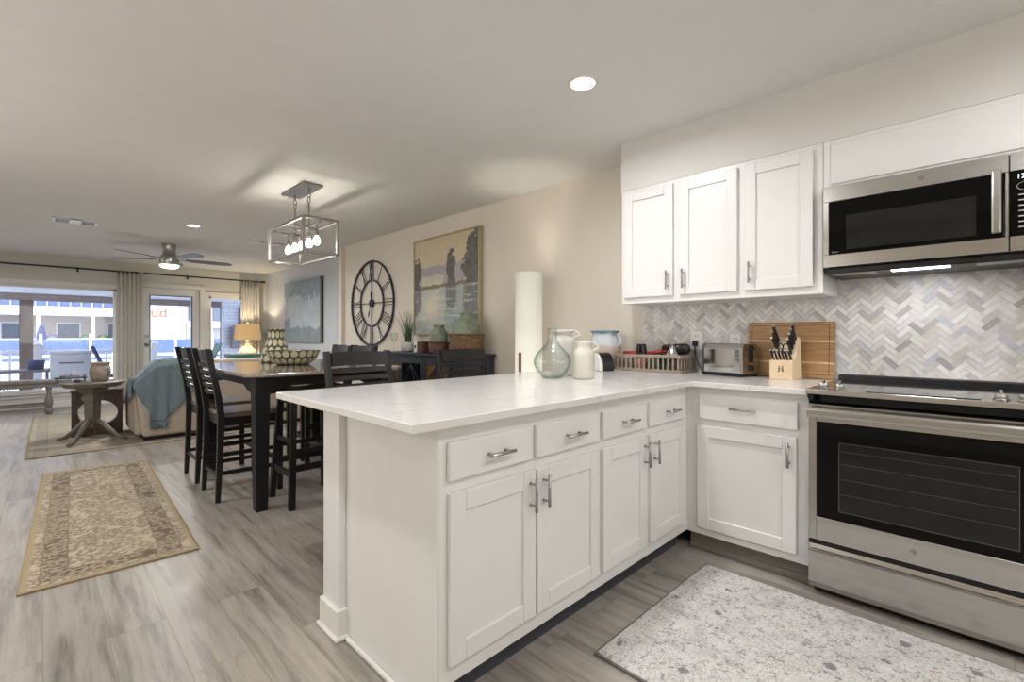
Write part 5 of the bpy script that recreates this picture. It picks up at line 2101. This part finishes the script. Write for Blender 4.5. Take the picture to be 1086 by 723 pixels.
bx_, by_ = .475, 7.34
c = thing('cutout_side_table', (bx_, by_, .0115), 'dark brown carved square side table with a round hole behind the pedestal table', 'side table', rz=R(-6))
mb = MB()
n = 32
hw, z0, z1, rr = .222, 0.0, .50, .165
outer = []
for k in range(n):
    a = 2 * PI * k / n
    ca_, sa_ = math.cos(a), math.sin(a)
    q_ = 1 / max(abs(ca_), abs(sa_))
    outer.append((ca_ * q_ * hw, (z0 + z1) / 2 + sa_ * q_ * (z1 - z0) / 2))
for yy in (0,):
    F, Bk, Fi, Bi = [], [], [], []
    for k in range(n):
        a = 2 * PI * k / n
        ix, iz = rr * 1.1 * math.cos(a), (z0 + z1) / 2 + rr * .93 * math.sin(a)
        F.append(mb.bm.verts.new((outer[k][0], -.13, outer[k][1]))); Bk.append(mb.bm.verts.new((outer[k][0], .13, outer[k][1])))
        Fi.append(mb.bm.verts.new((ix, -.13, iz))); Bi.append(mb.bm.verts.new((ix, .13, iz)))
    for k in range(n):
        k2 = (k + 1) % n
        mb.bm.faces.new((F[k], F[k2], Fi[k2], Fi[k]))
        mb.bm.faces.new((Bk[k2], Bk[k], Bi[k], Bi[k2]))
        mb.bm.faces.new((F[k2], F[k], Bk[k], Bk[k2]))
        f = mb.bm.faces.new((Fi[k], Fi[k2], Bi[k2], Bi[k])); f.smooth = True
bmesh.ops.recalc_face_normals(mb.bm, faces=mb.bm.faces[:])
mb.build('carved_frame', 'darkwood', c, world=False)
MB().box(-.232, .232, -.14, .14, .5005, .525, .006).build('top', 'darkwood', c, world=False)

# bench
c = thing('window_bench', (-.55, 9.87, 0), 'long grey washed wooden bench with turned legs under the picture window', 'bench')
b0, b1 = -1.45, .33
MB().box(b0, b1, 9.68, 10.06, .46, .50, .006).build('seat', 'benchwood', c)
mb = MB()
mb.box(b0 + .05, b1 - .05, 9.70, 9.72, .405, .46)
mb.box(b0 + .05, b1 - .05, 10.02, 10.04, .405, .46)
for k in range(56):
    mb.sph((b0 + .07 + k * (b1 - b0 - .14) / 55, 9.712, .402), .014, seg=6)
mb.build('apron', 'benchwood', c)
for lx in (b0 + .1, -.62, .085):
    for ly in (9.74, 10.00):
        MB().lathe([(.03, 0), (.043, .02), (.048, .05), (.040, .085), (.022, .10), (.030, .115), (.045, .15), (.042, .20), (.026, .28), (.022, .34), (.032, .36), (.030, .40), (.034, .405), (.034, .46)], (lx, ly, 0), 18).build('leg', 'benchwood', c)
for ly in (9.74, 10.00):
    MB().box(b0 + .1, b1 - .24, ly - .012, ly + .012, .125, .155, .003).build('stretcher', 'benchwood', c)
o = MB().box(-.42, -.12, 9.72, 9.92, .5002, .512, .003).build('newspaper', 'paper')
tag(o, 'grey printed newspaper lying on the window bench', 'newspaper')

# items on the round table
c = thing('clay_pot', (rx + .06, ry - .04, .6602), 'weathered two-handled clay pot on the round pedestal table', 'pot')
mb = MB()
mb.lathe([(.055, 0), (.068, .005), (.086, .04), (.092, .095), (.088, .145), (.078, .168), (.076, .180), (.088, .192), (.091, .206), (.082, .206), (.070, .175), (.082, .12), (.085, .06), (.055, .01)], (rx + .06, ry - .04, .6602), 36)
mb.build('body', 'potclay', c)
for s_ in (-1, 1):
    p = Vector((rx + .06, ry - .04, .76))
    mb = MB()
    mb.tube([p + RV * s_ * .084 + Vector((0, 0, .045)), p + RV * s_ * .104 + Vector((0, 0, .03)), p + RV * s_ * .108, p + RV * s_ * .102 + Vector((0, 0, -.028)), p + RV * s_ * .086 + Vector((0, 0, -.04))], .009, 8)
    mb.build('handle', 'potclay', c)
c = thing('serving_tray', (rx - .16, ry + .10, .6602), 'small dark raised tray holding driftwood pieces left of the clay pot', 'tray')
mb = MB()
mb.box(rx - .30, rx - .04, ry + .03, ry + .20, .695, .705, .003)
mb.build('plate', 'espresso', c)
mb = MB()
for a in (-.28, -.06):
    mb.box(rx + a - .006, rx + a + .006, ry + .05, ry + .18, .6602, .695)
mb.build('foot', 'steel_dark', c)
mb = MB()
rnd = random.Random(2)
for k in range(7):
    p = Vector((rx - .25 + .03 * k, ry + .11 + rnd.uniform(-.03, .03), .7053 + .01))
    mb.tube([p, p + Vector((rnd.uniform(-.04, .04), rnd.uniform(-.03, .03), rnd.uniform(.005, .035)))], .011, 6, radii=[.012, .006])
o = mb.build('driftwood', 'potclay')
tag(o, 'brown driftwood pieces heaped on the small dark tray', 'driftwood')
o = MB().sph((rx - .13, ry - .10, .6602 + .018), .018, (1.8, 1.2, 1)).build('red_stone', 'darkwood')
tag(o, 'dark red rounded stone on the round table before the tray', 'stone')

# teal side table and table lamp in the corner
c = thing('side_cabinet', (2.78, 10.14, 0), 'teal painted cabinet in the corner under the tan table lamp', 'cabinet')
MB().box(2.50, 3.08, 9.90, 10.34, .745, .805, .006).build('top', 'tealpaint', c)
MB().box(2.53, 3.05, 9.93, 10.32, .06, .745).build('body', 'tealpaint', c)
for xx in (2.56, 3.02):
    for yy in (9.96, 10.29):
        MB().box(xx - .02, xx + .02, yy - .02, yy + .02, 0, .06).build('leg', 'tealpaint', c)
MB().box(2.55, 2.785, 9.912, 9.93, .09, .72, .003).build('door', 'tealpaint', c)
MB().box(2.795, 3.03, 9.912, 9.93, .09, .72, .003).build('door', 'tealpaint', c)
lx, ly = 2.845, 10.11
c = thing('table_lamp', (lx, ly, .8052), 'lit table lamp with tan drum shade and white footed base on the teal cabinet', 'lamp')
MB().lathe([(.17, .8052), (.175, .815), (.165, .83), (.12, .88), (.07, .95), (.035, 1.0), (.03, 1.03), (.05, 1.045), (.03, 1.06), (.012, 1.07), (.012, 1.16)], (lx, ly, 0), 32).build('base', 'ceramic', c)
sh = MB()
sh.lathe([(.235, 1.075), (.205, 1.375), (.202, 1.375), (.232, 1.075)], (lx, ly, 0), 40, cap=False)
sh.build('lamp_shade', 'shade_tan', c)
MB().cyl((lx, ly, 1.15), (lx, ly, 1.40), .006).sph((lx, ly, 1.405), .016).build('finial', 'ceramic', c)
lamp_light('table_lamp_bulb', 'POINT', (lx, ly, 1.25), 24, (1, .86, .62), shadow_soft_size=.03)
for yy in (3.0,):
    pass

# ================================================================ OUTSIDE
struct('ground', MB().box(-60, 60, FY + .13, 120, -.32, -.22), 'ground')
struct('patio_deck', MB().box(-4, 8, FY + .13, 14.2, -.22, -.02), 'deck')
struct('patio_ceiling', MB().box(-4, 8, FY + .13, 14.0, 2.0, 2.10), 'extwhite')
o = MB().box(-4, 8, 13.45, 13.65, 1.865, 1.998)
struct('patio_beam', o, 'beamwood')
for (x, y) in ((-.205, 13.55),):
    o = MB().box(x - .10, x + .10, y - .10, y + .10, -.02, 1.864, .006).build('porch_post', 'postwood')
    tag(o, 'square brown porch post outside the picture window', 'post')
o = MB().box(3.2, 3.4, 13.45, 13.65, -.02, 1.864, .006).build('porch_post', 'postwood')
tag(o, 'square brown porch post outside the side window', 'post')
c = thing('patio_railing', (0, 13.9, -.02), 'white picket railing along the patio edge outside the picture window', 'railing')
mb = MB()
mb.box(-3.5, 1.9, 13.86, 13.94, .80, .86, .004)
mb.box(-3.5, 1.9, 13.88, 13.92, .10, .14)
mb.build('rail', 'extwhite', c)
mb = MB()
for k in range(36):
    x = -3.4 + k * .148
    mb.box(x - .02, x + .02, 13.885, 13.915, .14, .80)
mb.build('pickets', 'extwhite', c)
for x in (-.04, 1.9):
    mb = MB()
    mb.box(x - .065, x + .065, 13.835, 13.965, -.019, .95, .004)
    mb.lathe([(.085, .95), (.085, .975), (.05, 1.0), (.03, 1.02)], (x, 13.9, 0), 16)
    mb.build('newel_post', 'extwhite', c)
c = thing('patio_storage_box', (.42, 12.9, -.02), 'white storage box standing on the patio outside the picture window', 'box')
MB().box(.12, .72, 12.6, 13.1, -.018, .80, .01).build('body', 'extwhite', c)
MB().box(.10, .74, 12.58, 13.12, .801, .86, .01).build('lid', 'extwhite', c)
MB().box(.25, .59, 12.585, 12.60, .62, .64, .003).build('handle', 'meter', c)
c = thing('patio_chair', (.86, 12.3, -.02), 'blue canvas patio chair outside beside the white box', 'chair')
mb = MB()
T = Matrix.Translation((.84, 12.3, .62)) @ Matrix.Rotation(R(-22), 4, 'Y')
mb.box(-.02, .02, -.25, .25, -.25, .36, .01, mat=T)
mb.build('backrest', 'navy', c)
MB().box(.80, 1.25, 12.05, 12.55, .34, .39, .01).build('seat', 'navy', c)
for a in (.82, 1.22):
    for b_ in (12.08, 12.52):
        MB().box(a - .015, a + .015, b_ - .015, b_ + .015, -.018, .34).build('leg', 'extwhite', c)
c = thing('patio_table', (-.25, 11.9, -.02), 'low pale patio table outside behind the window bench', 'table')
MB().box(-.62, .12, 11.6, 12.2, .52, .56, .006).build('tabletop', 'meter', c)
for a in (-.58, .08):
    for b_ in (11.64, 12.16):
        MB().box(a - .02, a + .02, b_ - .02, b_ + .02, -.018, .52).build('leg', 'meter', c)
o = MB().cyl((-.06, 11.9, .562), (-.06, 11.9, .72), .10, .12, seg=20).build('planter', 'navy')
tag(o, 'navy planter on the pale patio table outside', 'planter')
c = thing('teal_patio_chair', (2.72, 11.8, -.02), 'teal slatted patio chair outside the side window', 'chair')
T = Matrix.Translation((2.62, 11.8, .70)) @ Matrix.Rotation(R(24), 4, 'Y')
mb = MB()
for k in range(5):
    mb.box(-.012, .012, -.25 + k * .105, -.17 + k * .105, -.35, .32, .005, mat=T)
mb.build('backrest', 'tealpaint', c)
MB().box(2.45, 2.98, 11.55, 12.05, .36, .40, .005).build('seat', 'tealpaint', c)
for a in (2.50, 2.94):
    for b_ in (11.6, 12.0):
        MB().box(a - .02, a + .02, b_ - .02, b_ + .02, -.018, .36).build('leg', 'tealpaint', c)
# white brick side wall with meters, seen through the side window
t = NT('white painted brick')
b2 = t.node('ShaderNodeTexBrick')
t.l.new(t.coord(rot=(R(90), 0, 0)), b2.inputs['Vector'])
b2.inputs['Scale'].default_value = 1
b2.inputs['Brick Width'].default_value = .22
b2.inputs['Row Height'].default_value = .075
b2.inputs['Mortar Size'].default_value = .006
b2.inputs['Color1'].default_value = rgba('#dfe1ea')
b2.inputs['Color2'].default_value = rgba('#d2d5e2')
b2.inputs['Mortar'].default_value = rgba('#b6bacb')
t.set(color=b2.outputs['Color'], rough=.8)
M['whitebrick'] = t.m
o = MB().box(3.02, 5.2, 12.52, 12.75, -.02, 1.998).build('brick_wall', 'whitebrick')
o['kind'] = 'structure'
c = thing('electric_meter', (3.18, 12.5, 1.0), 'pair of dark grey meter boxes on the white brick wall outside the side window', 'meter')
MB().box(3.34, 3.62, 12.40, 12.52, 1.12, 1.84, .04, 3).build('large_box', 'meter', c)
mb = MB().box(3.15, 3.40, 12.36, 12.50, .86, 1.38, .03, 3)
lb = mb.build('small_box', 'meter', c)
MB().cyl((3.28, 12.358, 1.22), (3.28, 12.32, 1.22), .07, .06, seg=24).build('dial', 'steel_dark', lb)


# condominium across
def condo(loc, rz, label):
    c = thing('apartment_building', loc, label, 'building', rz=rz)
    L0, L1 = -14.0, 12.0
    MB().box(L0, L1, 0, 6, -.9, 7.0).build('wall', 'stucco2', c, world=False)
    MB().box(L0, L1, -2.6, 0, 2.75, 3.45, .02).build('balcony_slab', 'extwhite', c, world=False)
    MB().box(L0, L1, -2.6, 0, -.9, .05).build('porch_floor', 'extwhite', c, world=False)
    MB().box(L0 - .3, L1 + .3, -2.9, 6.4, 6.6, 7.3).build('roof', 'roof', c, world=False)
    for k in range(9):
        x = L0 + .3 + k * 3.15
        MB().box(x - .11, x + .11, -2.55, -2.33, .05, 2.75).build('column', 'extwhite', c, world=False)
    mb = MB()
    mb.box(L0, L1, -2.6, -2.55, 3.45, 4.45)
    mb.build('balcony_screen', 'bluerail', c, world=False)
    MB().box(L0, L1, -2.58, -2.53, .05, .85).build('porch_screen', 'bluerail', c, world=False)
    for k in range(8):
        x = L0 + 1.9 + k * 3.15
        for z in (.05, 3.45):
            w_ = MB().box(x - .75, x + .75, -.04, 0, z, z + 2.2).build('window', 'extwhite', c, world=False)
            MB().box(x - .65, x + .65, -.06, -.041, z + .1, z + 2.1).build('pane', 'extglass', w_, world=False)
    for k in range(40):
        x = L0 + .3 + k * .65
        MB().box(x - .03, x + .03, -2.70, -2.61, 3.45, 4.55).build('rail_post', 'extwhite', c, world=False)
    MB().box(L0, L1, -2.72, -2.60, 4.47, 4.56).build('top_rail', 'extwhite', c, world=False)
    MB().box(L0, L1, -2.72, -2.60, .86, .95).build('top_rail', 'extwhite', c, world=False)
    rnd = random.Random(9)
    for k in range(26):
        x = L0 + .8 + k * 1.0
        h = rnd.uniform(.5, 1.3)
        if rnd.random() < .55:
            MB().sph((x, -1.6, .1 + h * .5), h * .5, (.8, .6, 1), 8).build('porch_plant', rnd.choice(('leaf', 'navy', 'extglass')), c, world=False)
        else:
            MB().box(x - .4, x + .4, -1.9, -1.2, .05, .05 + h, .1).build('porch_furniture', rnd.choice(('navy', 'meter', 'postwood')), c, world=False)
    for k in range(9):
        x = L0 + 1.2 + k * 2.9
        MB().box(x - .5, x + .5, -1.6, -1.0, 3.45, rnd.uniform(4.2, 5.0), .1).build('balcony_furniture', rnd.choice(('navy', 'meter', 'extwhite')), c, world=False)
    return c


condo((-2.0, 54, 0), R(-4), 'two storey apartment building with blue balconies across the water')
# gabled building seen through the door glass
c = thing('gabled_building', (7.6, 40, 0), 'white gabled building with an orange sign seen through the patio door', 'building')
mb = MB()
mb.prism([(4.6, -.3), (7.25, -.3), (7.25, 4.3), (4.6, 5.9)], 'y', 40, 46)
mb.build('front_wall', 'stucco', c)
MB().prism([(7.3, -.3), (12.5, -.3), (12.5, 3.7), (7.3, 4.9)], 'y', 42.5, 47).build('wing', 'stucco', c)
mb = MB()
mb.prism([(4.3, 6.2), (4.3, 6.0), (7.5, 4.15), (7.5, 4.35)], 'y', 39.6, 46.4)
mb.build('roof', 'roof', c)
mb = MB()
mb.prism([(7.1, 5.15), (7.1, 4.95), (12.7, 3.65), (12.7, 3.85)], 'y', 41.9, 47.2)
mb.build('wing_roof', 'roof', c)
MB().box(7.5, 12.4, 41.0, 42.45, 1.75, 2.0).build('balcony', 'extwhite', c)
for x in (7.6, 9.1, 10.6):
    MB().box(x - .08, x + .08, 41.1, 41.3, -.3, 1.75).build('column', 'extwhite', c)
for x in (8.35, 9.9):
    MB().box(x - .45, x + .45, 42.44, 42.5, 2.3, 3.4).build('window', 'extglass', c)
T = Matrix.Translation((5.25, 39.98, 2.45)) @ Matrix.Rotation(R(90), 4, 'X')
text_mb('ud', .95, .02, T).build('sign_letters', 'orange', c)
c = thing('marina_fence', (8, 36, -.2), 'blue screened fence running along the water behind the patio', 'fence')
MB().box(-12, 22, 36, 36.1, -.2, .95).build('screen', 'bluerail', c)
for k in range(18):
    x = -12 + k * 2
    MB().box(x - .06, x + .06, 35.9, 36.0, -.2, 1.25).build('fence_post', 'extwhite', c)
c = thing('lower_fence', (6, 24, -.2), 'white low railing in front of the blue fence outside', 'railing')
mb = MB()
mb.box(-8, 16, 24, 24.06, .35, .45)
mb.box(-8, 16, 24, 24.06, .05, .10)
mb.build('rail', 'extwhite', c)
for k in range(25):
    x = -8 + k
    MB().box(x - .04, x + .04, 23.98, 24.0, -.2, .5).build('picket', 'extwhite', c)
c = thing('closed_umbrella', (.03, 46, -.2), 'closed navy patio umbrella before the building across the water', 'umbrella')
MB().cyl((.03, 46, -.2), (.03, 46, .6), .05).build('pole', 'extwhite', c)
MB().lathe([(.10, .4), (.26, .6), (.24, 1.3), (.12, 1.8), (.03, 1.95)], (.03, 46, 0), 14).build('canopy', 'navy', c)
c = thing('white_townhouse', (15, 46, 0), 'white townhouse with small windows seen through the side window', 'building')
MB().box(11.4, 18, 48, 54, -.3, 6.2).build('wall', 'stucco', c)
for (x, z) in ((12.2, 1.2), (12.2, 3.4), (14, 1.2), (14, 3.4)):
    MB().box(x - .35, x + .35, 47.95, 48, z, z + 1.0).build('window', 'extglass', c)
